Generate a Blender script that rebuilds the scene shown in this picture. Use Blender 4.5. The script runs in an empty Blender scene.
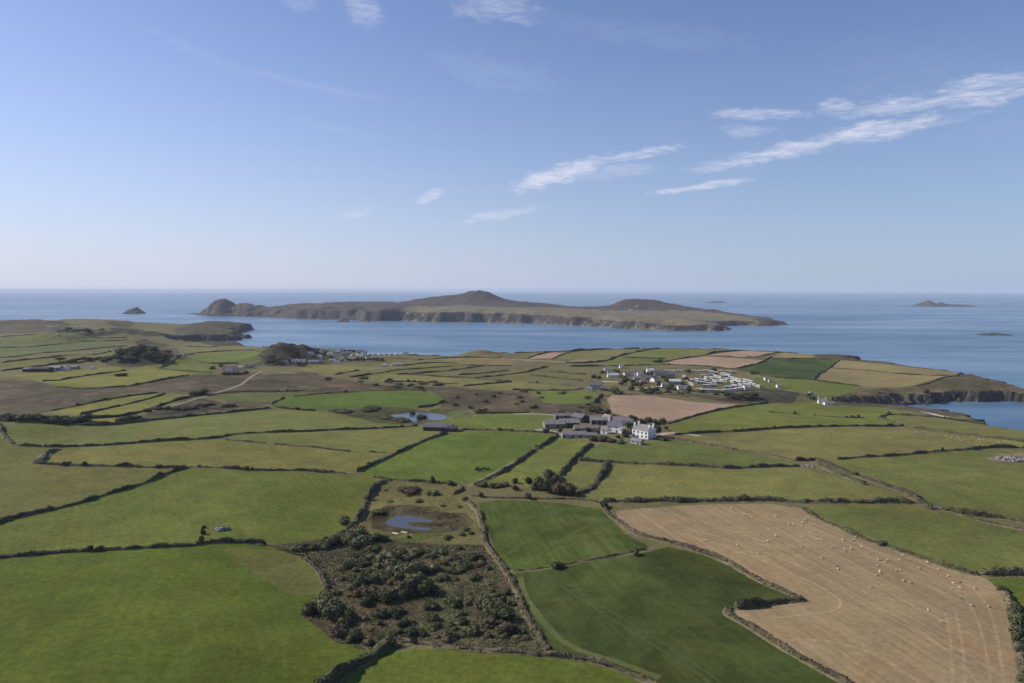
import bpy, math, random
import numpy as np
from mathutils import Vector
from mathutils.geometry import delaunay_2d_cdt

random.seed(7); RNG = np.random.default_rng(7)
S = bpy.context.scene
COL = S.collection

# ------------------------------------------------------------------ camera, sky, sun, exposure
CAMZ = 140.0
F = 683.0
PITCH = math.atan((341.5 - 289.7) / F)
cam = bpy.data.cameras.new('camera'); camo = bpy.data.objects.new('camera', cam); COL.objects.link(camo)
cam.sensor_width = 36; cam.lens = F / 1024 * 36; cam.clip_start = 1; cam.clip_end = 120000
camo.location = (0, 0, CAMZ); camo.rotation_euler = (math.pi / 2 - PITCH, 0, 0)
S.camera = camo
S.view_settings.view_transform = 'Standard'; S.view_settings.look = 'None'
S.view_settings.exposure = 0.60; S.view_settings.gamma = 1; S.view_settings.use_curve_mapping = False
try:
    S.cycles.volume_bounces = 1; S.cycles.max_bounces = 6
except Exception: pass

SUN_EL = math.radians(33)
SUN_AZ = math.radians(-73)          # measured from the view direction (+Y), negative = to the left
sdir = Vector((math.sin(SUN_AZ) * math.cos(SUN_EL), math.cos(SUN_AZ) * math.cos(SUN_EL), math.sin(SUN_EL)))
sl = bpy.data.lights.new('sun', 'SUN'); so = bpy.data.objects.new('sun', sl); COL.objects.link(so)
sl.energy = 3.7; sl.angle = math.radians(0.53); sl.color = (1.0, 0.93, 0.82)
so.rotation_euler = sdir.to_track_quat('Z', 'Y').to_euler(); so.location = (0, 0, 400)

class NT:
    """tiny node-tree helper"""
    def __init__(s, nt): s.nt = nt; s.n = nt.nodes; s.l = nt.links
    def new(s, t, **kw):
        n = s.n.new(t)
        for k, v in kw.items(): setattr(n, k, v)
        return n
    def put(s, sock, v):
        if hasattr(v, 'is_linked') or isinstance(v, bpy.types.NodeSocket): s.l.new(v, sock)
        else: sock.default_value = v
    def m(s, op, a, b=0.0, c=0.0, clamp=False):
        n = s.new('ShaderNodeMath', operation=op); n.use_clamp = clamp
        s.put(n.inputs[0], a); s.put(n.inputs[1], b); s.put(n.inputs[2], c)
        return n.outputs[0]
    def mix(s, f, a, b, mode='MIX'):
        n = s.new('ShaderNodeMix', data_type='RGBA', blend_type=mode)
        s.put(n.inputs[0], f)
        s.put(n.inputs[6], a if not isinstance(a, tuple) else (*a[:3], 1)); s.put(n.inputs[7], b if not isinstance(b, tuple) else (*b[:3], 1))
        return n.outputs[2]
    def ramp(s, v, lo, hi, a=0.0, b=1.0):
        n = s.new('ShaderNodeMapRange'); n.interpolation_type = 'SMOOTHSTEP'
        s.put(n.inputs[0], v); s.put(n.inputs[1], lo); s.put(n.inputs[2], hi); s.put(n.inputs[3], a); s.put(n.inputs[4], b)
        return n.outputs[0]
    def noise(s, vec, scale, detail=4, rough=0.55, dist=0.0):
        n = s.new('ShaderNodeTexNoise'); s.put(n.inputs['Vector'], vec); n.inputs['Scale'].default_value = scale
        n.inputs['Detail'].default_value = detail; n.inputs['Roughness'].default_value = rough; n.inputs['Distortion'].default_value = dist
        return n.outputs[0]
    def xyz(s, x, y, z=0.0):
        n = s.new('ShaderNodeCombineXYZ'); s.put(n.inputs[0], x); s.put(n.inputs[1], y); s.put(n.inputs[2], z); return n.outputs[0]
    def sep(s, v):
        n = s.new('ShaderNodeSeparateXYZ'); s.put(n.inputs[0], v); return n.outputs
    def mapping(s, v, loc=(0, 0, 0), rot=(0, 0, 0), sc=(1, 1, 1)):
        n = s.new('ShaderNodeMapping'); s.put(n.inputs[0], v)
        n.inputs[1].default_value = loc; n.inputs[2].default_value = rot; n.inputs[3].default_value = sc
        return n.outputs[0]

def px_dir(u, v):
    """direction of sight for a place measured on the photograph"""
    a = (u - 512) / F; b = (341.5 - v) / F
    cp, sp = math.cos(PITCH), math.sin(PITCH)
    return np.array([a, cp + b * sp, -sp + b * cp])

# ---- world: Nishita sky plus thin cirrus given by compass direction and height above the horizon
W = bpy.data.worlds.new('World'); S.world = W; W.use_nodes = True
w = NT(W.node_tree); w.n.clear()
sky = w.new('ShaderNodeTexSky'); sky.sky_type = 'NISHITA'; sky.sun_disc = False
sky.sun_elevation = SUN_EL; sky.sun_rotation = SUN_AZ
sky.altitude = 100; sky.air_density = 1.0; sky.dust_density = 0.5; sky.ozone_density = 1.6
tc = w.new('ShaderNodeTexCoord'); X, Y, Z = w.sep(tc.outputs['Generated'])
az = w.m('ARCTAN2', X, Y); el = w.m('ARCSINE', Z)
clouds = [  # (u, v) of both ends, half width px, strength
    (520, 186, 600, 161, 8.5, .95), (596, 162, 672, 148, 4.2, .75), (560, 176, 650, 168, 6, .32),
    (465, 221, 536, 208, 4.2, .42), (418, 202, 443, 191, 4, .72), (345, 214, 372, 211, 4, .36),
    (725, 164, 850, 136, 6, .80), (822, 140, 932, 121, 7, .85), (690, 170, 760, 160, 5, .36), (915, 128, 990, 112, 2.6, .28),
    (660, 192, 745, 180, 3.6, .70), (720, 114, 800, 114, 4.5, .60), (820, 108, 855, 108, 7, .50),
    (845, 112, 960, 100, 6, .55), (880, 104, 1030, 92, 7, .75), (950, 84, 1040, 78, 6, .62), (725, 130, 770, 131, 5, .34),
    (346, 4, 380, 14, 13, .40), (285, -4, 320, 2, 8, .26), (455, -4, 535, 12, 14, .34), (440, 60, 550, 82, 13, .11), (560, 24, 730, 40, 10, .08),
    (150, 30, 250, 75, 3.5, .10), (240, 70, 380, 98, 3.5, .13), (290, 118, 370, 135, 3, .10), (840, 60, 1040, 110, 30, .05)]
nvec = w.xyz(w.m('MULTIPLY', az, 26.0), w.m('MULTIPLY', el, 60.0))
nr = w.new('ShaderNodeTexNoise'); w.put(nr.inputs['Vector'], w.mapping(nvec, rot=(0, 0, -0.38), sc=(0.55, 1.5, 1))); nr.inputs['Scale'].default_value = 1.6
nr.inputs['Detail'].default_value = 7; nr.inputs['Roughness'].default_value = 0.62; nr.inputs['Distortion'].default_value = .5
wob = w.m('SUBTRACT', w.noise(nvec, 1.1, 4), 0.5)
wob2 = w.m('SUBTRACT', w.noise(w.mapping(nvec, loc=(9, 4, 0)), 3.2, 3), 0.5)
tot = None
for (u0, v0, u1, v1, hw, st) in clouds:
    d0, d1 = px_dir(u0, v0), px_dir(u1, v1)
    a0, e0 = math.atan2(d0[0], d0[1]), math.asin(d0[2] / np.linalg.norm(d0)); a1, e1 = math.atan2(d1[0], d1[1]), math.asin(d1[2] / np.linalg.norm(d1))
    ca, ce = (a0 + a1) / 2, (e0 + e1) / 2; L = math.hypot(a1 - a0, e1 - e0) / 2; th = math.atan2(e1 - e0, a1 - a0); H_ = hw * .82 / F
    da = w.m('SUBTRACT', az, ca); de = w.m('SUBTRACT', el, ce)
    p = w.m('ADD', w.m('MULTIPLY', da, math.cos(th) / (L * 1.15)), w.m('MULTIPLY', de, math.sin(th) / (L * 1.15)))
    q = w.m('ADD', w.m('MULTIPLY', da, -math.sin(th) / (H_ * 1.25)), w.m('MULTIPLY', de, math.cos(th) / (H_ * 1.25)))
    q = w.m('ADD', q, w.m('MULTIPLY', wob, 2.6)); p = w.m('ADD', p, w.m('MULTIPLY', wob2, 1.1))
    r2 = w.m('ADD', w.m('POWER', w.m('ABSOLUTE', p), 2.6), w.m('MULTIPLY', q, q))
    g = w.m('MULTIPLY', w.m('POWER', w.ramp(r2, 0.0, 2.2, 1.0, 0.0), 2.0), st * .95)
    tot = g if tot is None else w.m('MAXIMUM', tot, g)
cm = w.m('MULTIPLY', tot, w.m('MULTIPLY', w.ramp(nr.outputs[0], 0.26, 0.64, 0.15, 1.15), w.ramp(w.noise(w.mapping(nvec, rot=(0, 0, -0.30), sc=(0.9, 4.0, 1)), 3.0, 5, .65), .3, .62, .55, 1.1)), clamp=True)
bg = w.new('ShaderNodeBackground'); SKYK = 0.062
skc = w.mix(1.0, sky.outputs[0], (0.87, 0.99, 1.32), 'MULTIPLY')
w.put(bg.inputs[0], skc); bg.inputs[1].default_value = SKYK
cb = w.new('ShaderNodeBackground'); cb.inputs[0].default_value = (0.55, 0.545, 0.62, 1); cb.inputs[1].default_value = 1.0
# milky air low over the sea, brighter on the sun's side
veil = w.new('ShaderNodeBackground'); w.put(veil.inputs[0], w.mix(w.ramp(az, -0.75, 0.65), (0.435, 0.455, 0.56), (0.265, 0.335, 0.46))); veil.inputs[1].default_value = 1.0
vm = w.new('ShaderNodeMixShader'); w.put(vm.inputs[0], w.m('MULTIPLY', w.m('EXPONENT', w.m('MULTIPLY', w.m('MAXIMUM', el, 0.0), -5.2)), 0.93)); w.l.new(bg.outputs[0], vm.inputs[1]); w.l.new(veil.outputs[0], vm.inputs[2])
ms = w.new('ShaderNodeMixShader'); w.put(ms.inputs[0], w.m('MULTIPLY', cm, 0.72)); w.l.new(vm.outputs[0], ms.inputs[1]); w.l.new(cb.outputs[0], ms.inputs[2])
out = w.new('ShaderNodeOutputWorld'); w.l.new(ms.outputs[0], out.inputs[0])

# ------------------------------------------------------------------ naming helpers
def tag(o, label=None, cat=None, group=None, kind=None):
    if label: o['label'] = label
    if cat: o['category'] = cat
    if group: o['group'] = group
    if kind: o['kind'] = kind
    return o
def empty(name, loc, rz=0.0):
    o = bpy.data.objects.new(name, None); COL.objects.link(o); o.location = loc; o.rotation_euler = (0, 0, rz); o.empty_display_size = 1
    return o
def copy_tree(o, parent=None):
    c = o.copy(); COL.objects.link(c); c.parent = parent
    for ch in list(o.children): copy_tree(ch, c)
    return c
def mesh_obj(name, verts, faces, mats, parent=None, smooth=False, mi=None):
    me = bpy.data.meshes.new(name)
    me.from_pydata([tuple(map(float, v)) for v in verts], [], [tuple(int(i) for i in f) for f in faces])
    if not isinstance(mats, (list, tuple)): mats = [mats]
    for m_ in mats: me.materials.append(m_)
    if mi is not None: me.polygons.foreach_set('material_index', list(map(int, mi)))
    if smooth: me.polygons.foreach_set('use_smooth', [True] * len(me.polygons))
    me.update()
    o = bpy.data.objects.new(name, me); COL.objects.link(o)
    if parent: o.parent = parent
    return o

class MB:
    def __init__(s): s.v = []; s.f = []
    def add(s, vs, fs):
        n = len(s.v); s.v += [tuple(v) for v in vs]; s.f += [tuple(i + n for i in f) for f in fs]; return s
    def box(s, cx, cy, cz, sx, sy, sz, rz=0.0):
        c, n = math.cos(rz), math.sin(rz); vs = []
        for z in (-.5, .5):
            for x, y in ((-.5, -.5), (.5, -.5), (.5, .5), (-.5, .5)):
                X_, Y_ = x * sx, y * sy; vs.append((cx + X_ * c - Y_ * n, cy + X_ * n + Y_ * c, cz + z * sz))
        return s.add(vs, [(3, 2, 1, 0), (4, 5, 6, 7), (0, 1, 5, 4), (1, 2, 6, 5), (2, 3, 7, 6), (3, 0, 4, 7)])
    def gable(s, cx, cy, L, Wd, h, r, z0=-1.5):
        """gabled wall block, ridge along x"""
        x0, x1, y0, y1 = cx - L / 2, cx + L / 2, cy - Wd / 2, cy + Wd / 2
        vs = [(x0, y0, z0), (x0, y1, z0), (x0, y1, h), (x0, cy, h + r), (x0, y0, h), (x1, y0, z0), (x1, y1, z0), (x1, y1, h), (x1, cy, h + r), (x1, y0, h)]
        return s.add(vs, [(0, 4, 3, 2, 1), (5, 6, 7, 8, 9), (0, 5, 9, 4), (1, 2, 7, 6), (2, 3, 8, 7), (4, 9, 8, 3), (0, 1, 6, 5)])
    def roof(s, cx, cy, L, Wd, h, r, t=0.22, ov=0.35):
        x0, x1 = cx - L / 2 - ov, cx + L / 2 + ov; k = r / (Wd / 2); yo = Wd / 2 + ov; zo = h - ov * k
        for sgn in (-1, 1):
            a = (cy, h + r + .03); b = (cy + sgn * yo, zo + .03)
            vs = [(x0, a[0], a[1]), (x1, a[0], a[1]), (x1, b[0], b[1]), (x0, b[0], b[1])]
            vs += [(x, y, z + t) for x, y, z in vs]
            s.add(vs, [(0, 1, 2, 3), (7, 6, 5, 4), (0, 4, 5, 1), (1, 5, 6, 2), (2, 6, 7, 3), (3, 7, 4, 0)])
        return s
    def tube(s, p, q, r0, r1, n=7):
        p, q = Vector(p), Vector(q); d = (q - p).normalized(); a = d.orthogonal().normalized(); b = d.cross(a); vs = []
        for c, r in ((p, r0), (q, r1)):
            for i in range(n):
                t = 2 * math.pi * i / n; vs.append(c + a * (r * math.cos(t)) + b * (r * math.sin(t)))
        return s.add(vs, [(i, (i + 1) % n, n + (i + 1) % n, n + i) for i in range(n)] + [tuple(range(n - 1, -1, -1)), tuple(range(n, 2 * n))])
    def build(s, name, mat, parent=None, smooth=False): return mesh_obj(name, s.v, s.f, mat, parent, smooth)

# ------------------------------------------------------------------ noise in numpy
def _hash(i, j, seed):
    n = (i.astype(np.int64) * 374761393 + j.astype(np.int64) * 668265263 + seed * 974634777) & 0xffffffff
    n = ((n ^ (n >> 13)) * 1274126177) & 0xffffffff
    return ((n ^ (n >> 16)) & 0xffff) / 65535.0
def vnoise(x, y, seed=0):
    x = np.asarray(x, float); y = np.asarray(y, float)
    i, j = np.floor(x), np.floor(y); fx, fy = x - i, y - j; fx = fx * fx * (3 - 2 * fx); fy = fy * fy * (3 - 2 * fy)
    a, b, c, d = _hash(i, j, seed), _hash(i + 1, j, seed), _hash(i, j + 1, seed), _hash(i + 1, j + 1, seed)
    return (a * (1 - fx) + b * fx) * (1 - fy) + (c * (1 - fx) + d * fx) * fy - 0.5
def fbm(x, y, sc, oct=4, seed=0, gain=.5):
    t = 0; a = 1.0
    for k in range(oct): t = t + a * vnoise(np.asarray(x) / sc, np.asarray(y) / sc, seed + k * 17); a *= gain; sc /= 2.03
    return t
def sstep(t): t = np.clip(t, 0, 1); return t * t * (3 - 2 * t)

# ------------------------------------------------------------------ the lie of the land
def at_z(u, v, z):
    d = px_dir(u, v); t = (z - CAMZ) / d[2]; return np.array([d[0] * t, d[1] * t])
CTRL = [(100, 660, 41), (500, 660, 36), (900, 660, 41), (-300, 600, 43), (1300, 600, 42), (400, 600, 33), (440, 560, 32), (410, 520, 32),
        (100, 560, 40), (200, 500, 38), (60, 480, 38), (300, 460, 36), (450, 460, 35), (640, 440, 36), (550, 480, 34), (700, 560, 38), (800, 560, 39),
        (800, 480, 37), (950, 480, 36), (900, 440, 33), (760, 420, 32), (1020, 440, 30), (960, 425, 24), (1020, 428, 20), (925, 414, 20), (860, 404, 14),
        (915, 405, 5), (960, 388, 14), (1010, 388, 12), (900, 388, 16), (860, 390, 18), (900, 366, 27), (960, 372, 24), (1010, 382, 16), (820, 400, 20), (800, 370, 31),
        (700, 380, 33), (620, 385, 34), (560, 400, 33), (760, 352, 31), (600, 348, 29), (500, 352, 28), (400, 356, 27), (330, 356, 28), (440, 370, 32),
        (300, 390, 36), (200, 390, 38), (60, 400, 38), (420, 415, 32), (60, 360, 37), (200, 360, 32), (20, 335, 36), (60, 320, 36), (120, 320, 34), (200, 324, 22),
        (236, 331, 20), (200, 332, 24), (180, 333, 26), (160, 335, 30), (200, 344, 9), (230, 344, 6), (170, 343, 14), (200, 348, 19), (250, 345, 11), (-300, 330, 38), (-300, 400, 40), (1400, 470, 34), (850, 353, 27), (150, 425, 38), (0, 440, 40), (20, 425, 41)]
_cp = np.array([at_z(u, v, z) for u, v, z in CTRL]); _cz = np.array([c[2] for c in CTRL], float)
_ca = np.arctan2(_cp[:, 0], _cp[:, 1]); _cl = np.log(np.hypot(_cp[:, 0], _cp[:, 1]))
def Hb(x, y):
    x = np.atleast_1d(np.asarray(x, float)); y = np.atleast_1d(np.asarray(y, float))
    a = np.arctan2(x, np.maximum(y, 1)); l = np.log(np.maximum(np.hypot(x, y), 30))
    r = np.zeros(len(a))
    for s in range(0, len(a), 20000):
        d2 = (a[s:s + 20000, None] - _ca) ** 2 + (l[s:s + 20000, None] - _cl) ** 2
        wt = 1 / (d2 + 0.004) ** 1.7; r[s:s + 20000] = (wt * _cz).sum(1) / wt.sum(1)
    return r + fbm(x, y, 170, 2, 3) * 2.4
def at(u, v):
    """pixel measured on the photo -> point on the land"""
    z = 36.0
    for _ in range(40):
        p = at_z(u, v, z); z += 0.6 * (float(Hb(p[0], p[1])[0]) - z)
    return at_z(u, v, z)
def P(pts): return np.array([at(u, v) for u, v in pts])

# coast line: (u, v) on the land's edge; a third number gives the height of that point instead
COAST = [(-900, 322), (-500, 321), (-120, 321), (0, 321), (8, 318), (30, 320), (45, 319), (57, 317), (90, 317), (115, 317.5), (150, 320), (185, 322), (215, 320.5), (235, 321.5),
         (250, 327, 0), (255, 330.5, 0), (244, 332.5, 0), (238, 333.2, 1), (243, 335, 0), (245, 338, 0), (238, 340.5, 0), (222, 341.8, 0), (242, 343.6, 2), (262, 345),
         (310, 346), (350, 348), (384, 351), (410, 352), (460, 352.5), (470, 351), (480, 349), (512, 350), (560, 348), (600, 346), (640, 345.5), (700, 345.5),
         (760, 348.5), (800, 350.5), (850, 350.5), (868, 353), (872, 356), (900, 360), (950, 367.5), (975, 372), (993, 376), (1003, 379.5), (1014, 384), (1035, 388), (1070, 393), (1110, 401, 0),
         (1075, 405, 0), (1040, 404.5, 0), (1010, 403, 0), (985, 403.2, 0), (965, 402, 0), (945, 402.5, 0), (925, 404.5, 0), (917, 407, 0), (930, 411, 0), (944, 414, 1), (960, 417, 8), (990, 420), (1024, 424), (1100, 432), (1300, 445)]
coast = []
for c in COAST: coast.append(at_z(c[0], c[1], c[2]) if len(c) == 3 else at(c[0], c[1]))
coast += [np.array([1500., 420]), np.array([1500., -300]), np.array([-4200., -300]), np.array([-4200., 2500])]
coast = np.array(coast)
def inside(px, py, poly):
    r = np.zeros(len(px), bool); n = len(poly)
    for i in range(n):
        x0, y0 = poly[i]; x1, y1 = poly[(i + 1) % n]
        if y0 == y1: continue
        c = ((y0 > py) != (y1 > py)); c &= px < (x1 - x0) * (py - y0) / (y1 - y0) + x0; r ^= c
    return r
def sdist(px, py, poly):
    d = np.full(len(px), 1e18); n = len(poly)
    for i in range(n):
        a = poly[i]; b = poly[(i + 1) % n]; e = b - a; L2 = (e ** 2).sum()
        if L2 == 0: continue
        t = np.clip(((px - a[0]) * e[0] + (py - a[1]) * e[1]) / L2, 0, 1)
        d = np.minimum(d, (px - a[0] - t * e[0]) ** 2 + (py - a[1] - t * e[1]) ** 2)
    return np.sqrt(d) * np.where(inside(px, py, poly), 1, -1)

KNOLLS = [(286, 358, 19, 32, 24), (268, 360, 6, 30, 22), (306, 358, 6, 28, 20), (152, 362, 11, 30, 28), (136, 362, 6, 34, 25), (176, 358, 4, 44, 22),
          (64, 338, 13, 34, 40), (98, 337, 10, 70, 40), (135, 337, 11, 60, 45), (150, 341, 5, 60, 30), (18, 324, 10, 90, 60), (50, 326, 6, 110, 80), (110, 324, 7, 70, 70), (478, 354, 7, 22, 15), (222, 324, 10, 60, 50),
          (10, 430, 5, 25, 14), (985, 384, 5, 60, 25), (40, 385, 3, 40, 20), (785, 398, 6, 30, 18)]
_kn = [(at(u, v), h, sx, sy) for u, v, h, sx, sy in KNOLLS]
POND1 = [(383.5, 520.5), (388, 515.5), (399, 512), (412, 512), (426, 514), (443, 517.5), (430, 518.5), (414, 518.5), (408, 521), (412, 523.5), (421, 525), (436, 526.5), (428, 528), (416, 528), (401, 526.5), (388, 524.5)]
_c1 = (411, 520.5); POND1 = [(_c1[0] + (u - _c1[0]) * .88, _c1[1] + (v - _c1[1]) * .88) for u, v in POND1]
POND2 = [(389, 413), (398, 412.5), (408, 411.5), (418, 410), (431.5, 411.5), (447, 414), (444, 418), (430, 418.7), (424, 417.5), (418, 421), (412, 420.5), (408, 417), (392, 415.4)]
ponds = [(P(POND1), 12), (P(POND2), 10)]
COVE = [(843, 402, 12), (870, 402, 8), (905, 402.8, 3), (922, 404, 1), (932, 411, 1), (905, 409, 5), (870, 406, 9), (848, 404.5, 12)]
cove = np.array([at_z(*c) for c in COVE]); cove2 = np.array([at_z(*c) for c in [(176, 342, 9), (200, 341, 5), (222, 340.8, 2), (236, 341, 1), (228, 343, 2), (190, 344, 8)]])
COVES = [(cove, 13, ([843, 870, 905, 925], [12, 8, 3, .6]), 780), (cove2, 24, ([176, 200, 236], [9, 5, .5]), 1750)]
plev = [float(Hb(p[:, 0].mean(), p[:, 1].mean())[0]) - 1.2 for p, _ in ponds]
def H(x, y, sd=None):
    x = np.atleast_1d(np.asarray(x, float)); y = np.atleast_1d(np.asarray(y, float))
    h = Hb(x, y)
    for c, hh, sx, sy in _kn:
        g = np.exp(-((((x - c[0]) / sx) ** 2 + ((y - c[1]) / sy) ** 2) / 2.2) ** 1.5)
        h = h + hh * g * (1 + 0.45 * fbm(x, y, 12, 3, 91) * (hh > 5))
    if sd is None: sd = sdist(x, y, coast)
    r = np.hypot(x, y); far = np.clip(r / 900, 0.8, 2.5)
    near = np.abs(sd) < 90
    n = np.where(near, fbm(x, y, 40, 5, 51, .66) * 24 + fbm(x, y, 9, 2, 77) * 6, 0) * far ** .5
    s2 = sd + n * np.clip(1 - sd / 90, 0, 1)
    t = sstep(s2 / (13 * far)); t2 = np.clip((s2 + 6) / (60 * far), 0, 1)
    h = -5 + (h + 5) * (t * 0.8 + 0.2 * t2 * t) + np.where(near, fbm(x, y, 11, 3, 5) * 3.0 * np.clip(1 - np.abs(s2 - 4) / 22, 0, 1), 0)
    h = np.where(sd < -25 * far, -6, h)
    for cv, wcv, lvs, ym in COVES:
        c0, c1 = cv.min(0) - 120, cv.max(0) + 120; near = (x > c0[0]) & (x < c1[0]) & (y > c0[1]) & (y < c1[1])
        if near.any():
            xn, yn = x[near], y[near]; d = sdist(xn, yn, cv) + (fbm(xn, yn, wcv * 2.4, 5, 61, .66) * wcv * 1.8) * (yn > ym); k = sstep(1 + d / np.where(yn > ym, wcv, 40))
            uu = xn / yn * F + 512; lv = np.interp(uu, *lvs); h[near] = np.where(d > -45, np.minimum(h[near], h[near] * (1 - k) + lv * k), h[near])
    for (pp, wd), lv in zip(ponds, plev):
        near = (np.abs(x - pp[:, 0].mean()) < 90) & (np.abs(y - pp[:, 1].mean()) < 90)
        if near.any():
            d = sdist(x[near], y[near], pp); k = sstep(1 + d / wd); h[near] = h[near] * (1 - k) + lv * k
    return h
def Hz(x, y): return float(H(x, y)[0])

# ------------------------------------------------------------------ materials
MATS = {}
def pbr(name):
    m_ = bpy.data.materials.new(name); m_.use_nodes = True; t = NT(m_.node_tree); b = t.n['Principled BSDF']; MATS[name] = m_
    b.inputs['Specular IOR Level'].default_value = 0.15
    return m_, t, b
def simple(name, col, rough=.8, var=.18, sc=1.5, spec=.2, metal=0):
    m_, t, b = pbr(name); tcn = t.new('ShaderNodeTexCoord').outputs['Object']
    n = t.noise(tcn, sc, 5); k = t.ramp(n, .3, .7, 1 - var, 1 + var)
    t.put(b.inputs['Base Color'], t.mix(1.0, (*col, 1), t.xyz(k, k, k), 'MULTIPLY')); b.inputs['Roughness'].default_value = rough
    b.inputs['Specular IOR Level'].default_value = spec; b.inputs['Metallic'].default_value = metal
    return m_

# ground cover: the field's own colour comes from the object colour
def ground_mat(name, fine=1.0, stripe=True, patch=1.0):
    m_, t, b = pbr(name)
    oi = t.new('ShaderNodeObjectInfo'); c = oi.outputs['Color']; pos = t.new('ShaderNodeNewGeometry').outputs['Position']
    p2 = t.mapping(pos, sc=(1, 1, 0))
    big = t.noise(p2, 0.012, 4, .5, .4); mid = t.noise(p2, 0.06, 5, .62, .6); fi = t.noise(p2, 0.45, 6, .72); vf = t.noise(p2, 2.2, 3, .7)
    k = t.ramp(big, .32, .68, 1 - .16 * patch, 1 + .16 * patch); k = t.m('MULTIPLY', k, t.ramp(mid, .3, .7, 1 - .20 * patch, 1 + .20 * patch))
    k = t.m('MULTIPLY', k, t.ramp(fi, .28, .72, 1 - .26 * fine, 1 + .26 * fine)); k = t.m('MULTIPLY', k, t.ramp(vf, .3, .7, 1 - .18 * fine, 1 + .18 * fine))
    if stripe:
        a = t.new('ShaderNodeAttribute'); a.attribute_type = 'OBJECT'; a.attribute_name = 'row_angle'
        b2 = t.new('ShaderNodeAttribute'); b2.attribute_type = 'OBJECT'; b2.attribute_name = 'row_mark'
        x, y, z = t.sep(pos); wd = t.m('MULTIPLY', t.m('SUBTRACT', mid, .5), 2.2)
        s_ = t.m('ADD', t.m('ADD', t.m('MULTIPLY', x, t.m('COSINE', a.outputs['Fac'])), t.m('MULTIPLY', y, t.m('SINE', a.outputs['Fac']))), wd)
        l_ = t.m('SUBTRACT', t.m('MULTIPLY', y, t.m('COSINE', a.outputs['Fac'])), t.m('MULTIPLY', x, t.m('SINE', a.outputs['Fac'])))
        rows = t.noise(t.xyz(s_, t.m('MULTIPLY', l_, .03), 0), .42, 4, .7)
        rows = t.m('MULTIPLY', t.ramp(rows, .34, .66, -1, 1), b2.outputs['Fac'])
        k = t.m('MULTIPLY', k, t.m('ADD', 1.0, rows))
    col = t.mix(1.0, c, t.xyz(k, k, k), 'MULTIPLY')
    if name == 'crop':
        thin = t.m('MULTIPLY', t.ramp(t.noise(t.mapping(p2, loc=(5, 60, 0)), .018, 5, .6, 1.0), .50, .66), t.ramp(rows, -.15, .1, .35, 1.0)); col = t.mix(t.m('MULTIPLY', thin, .75), col, (.092, .112, .032))
    if name == 'heath_cover':
        col = t.mix(t.ramp(t.noise(t.mapping(p2, loc=(80, 3, 0), sc=(1, 1, 0)), .022, 6, .68, .6), .46, .60, 0, .7), col, (.070, .070, .030)); col = t.mix(t.ramp(t.noise(t.mapping(p2, loc=(8, 33, 0)), .035, 5, .6, .6), .58, .68, 0, .7), col, (.135, .125, .062))
    dry = t.mix(1.0, col, (1.35, 1.04, .95), 'MULTIPLY')
    mf = t.noise(t.mapping(p2, loc=(31, 7, 0)), .03, 6, .65, .8)
    col = t.mix(t.ramp(mf, .47, .68, 0, min(.7 * patch, .65)), col, dry)
    t.put(b.inputs['Base Color'], col); b.inputs['Roughness'].default_value = .95; b.inputs['Specular IOR Level'].default_value = .05
    bp = t.new('ShaderNodeBump'); bp.inputs['Strength'].default_value = .5 * fine; bp.inputs['Distance'].default_value = .35
    t.put(bp.inputs['Height'], t.m('ADD', fi, t.m('MULTIPLY', vf, .4))); t.put(b.inputs['Normal'], bp.outputs[0])
    return m_
GRASS = ground_mat('pasture', 1.0, True, .72); STUB = ground_mat('stubble', .55, True, .5); CROP = ground_mat('crop', .7, True, 1.3)
HEATH = ground_mat('heath_cover', 1.7, False, 2.0)

def rock_mat(name, a, b_, sc=.12):
    m_, t, b = pbr(name); pos = t.new('ShaderNodeNewGeometry').outputs['Position']
    n = t.noise(t.mapping(pos, sc=(1, 1, .35)), sc, 8, .7, .8); n2 = t.noise(pos, sc * 6, 4, .7)
    c = t.mix(t.ramp(n, .35, .65), a, b_); k = t.ramp(n2, .3, .7, .6, 1.35)
    t.put(b.inputs['Base Color'], t.mix(1.0, c, t.xyz(k, k, k), 'MULTIPLY')); b.inputs['Roughness'].default_value = .95
    bp = t.new('ShaderNodeBump'); bp.inputs['Strength'].default_value = .8; bp.inputs['Distance'].default_value = 2
    t.put(bp.inputs['Height'], n); t.put(b.inputs['Normal'], bp.outputs[0]); return m_
ROCK = rock_mat('cliff_rock', (.022, .021, .022), (.090, .076, .066))
IROCK = rock_mat('island_rock', (.030, .029, .031), (.092, .076, .066), .03)
STONE = rock_mat('field_stone', (.16, .15, .14), (.42, .40, .37), .8)

def leaf_mat(name, c1, c2, sc=.6, rnd=.25):
    m_, t, b = pbr(name); pos = t.new('ShaderNodeNewGeometry').outputs['Position']; oi = t.new('ShaderNodeObjectInfo')
    n = t.noise(pos, sc, 4, .7); c = t.mix(t.ramp(n, .32, .68), c1, c2); n2 = t.noise(pos, .09, 3, .6)
    k = t.m('MULTIPLY', t.m('MULTIPLY_ADD', oi.outputs['Random'], rnd * 2, 1 - rnd), t.ramp(n2, .3, .7, .75, 1.25))
    t.put(b.inputs['Base Color'], t.mix(1.0, c, t.xyz(k, k, k), 'MULTIPLY')); b.inputs['Roughness'].default_value = .9; return m_
HEDGE = leaf_mat('hedge_leaves', (.036, .040, .019), (.100, .093, .047))
BROWNHEDGE = leaf_mat('bramble_leaves', (.055, .046, .028), (.125, .102, .062))
BANK = leaf_mat('bank_turf', (.085, .085, .035), (.17, .135, .08), .8, .05)
WILLOW = leaf_mat('willow_leaves', (.080, .085, .036), (.150, .142, .068))
GORSE = leaf_mat('gorse_leaves', (.036, .046, .020), (.095, .100, .044))
DEADLEAF = leaf_mat('russet_leaves', (.066, .052, .029), (.118, .094, .052))
TREE = leaf_mat('tree_leaves', (.026, .036, .016), (.070, .078, .034))
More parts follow.
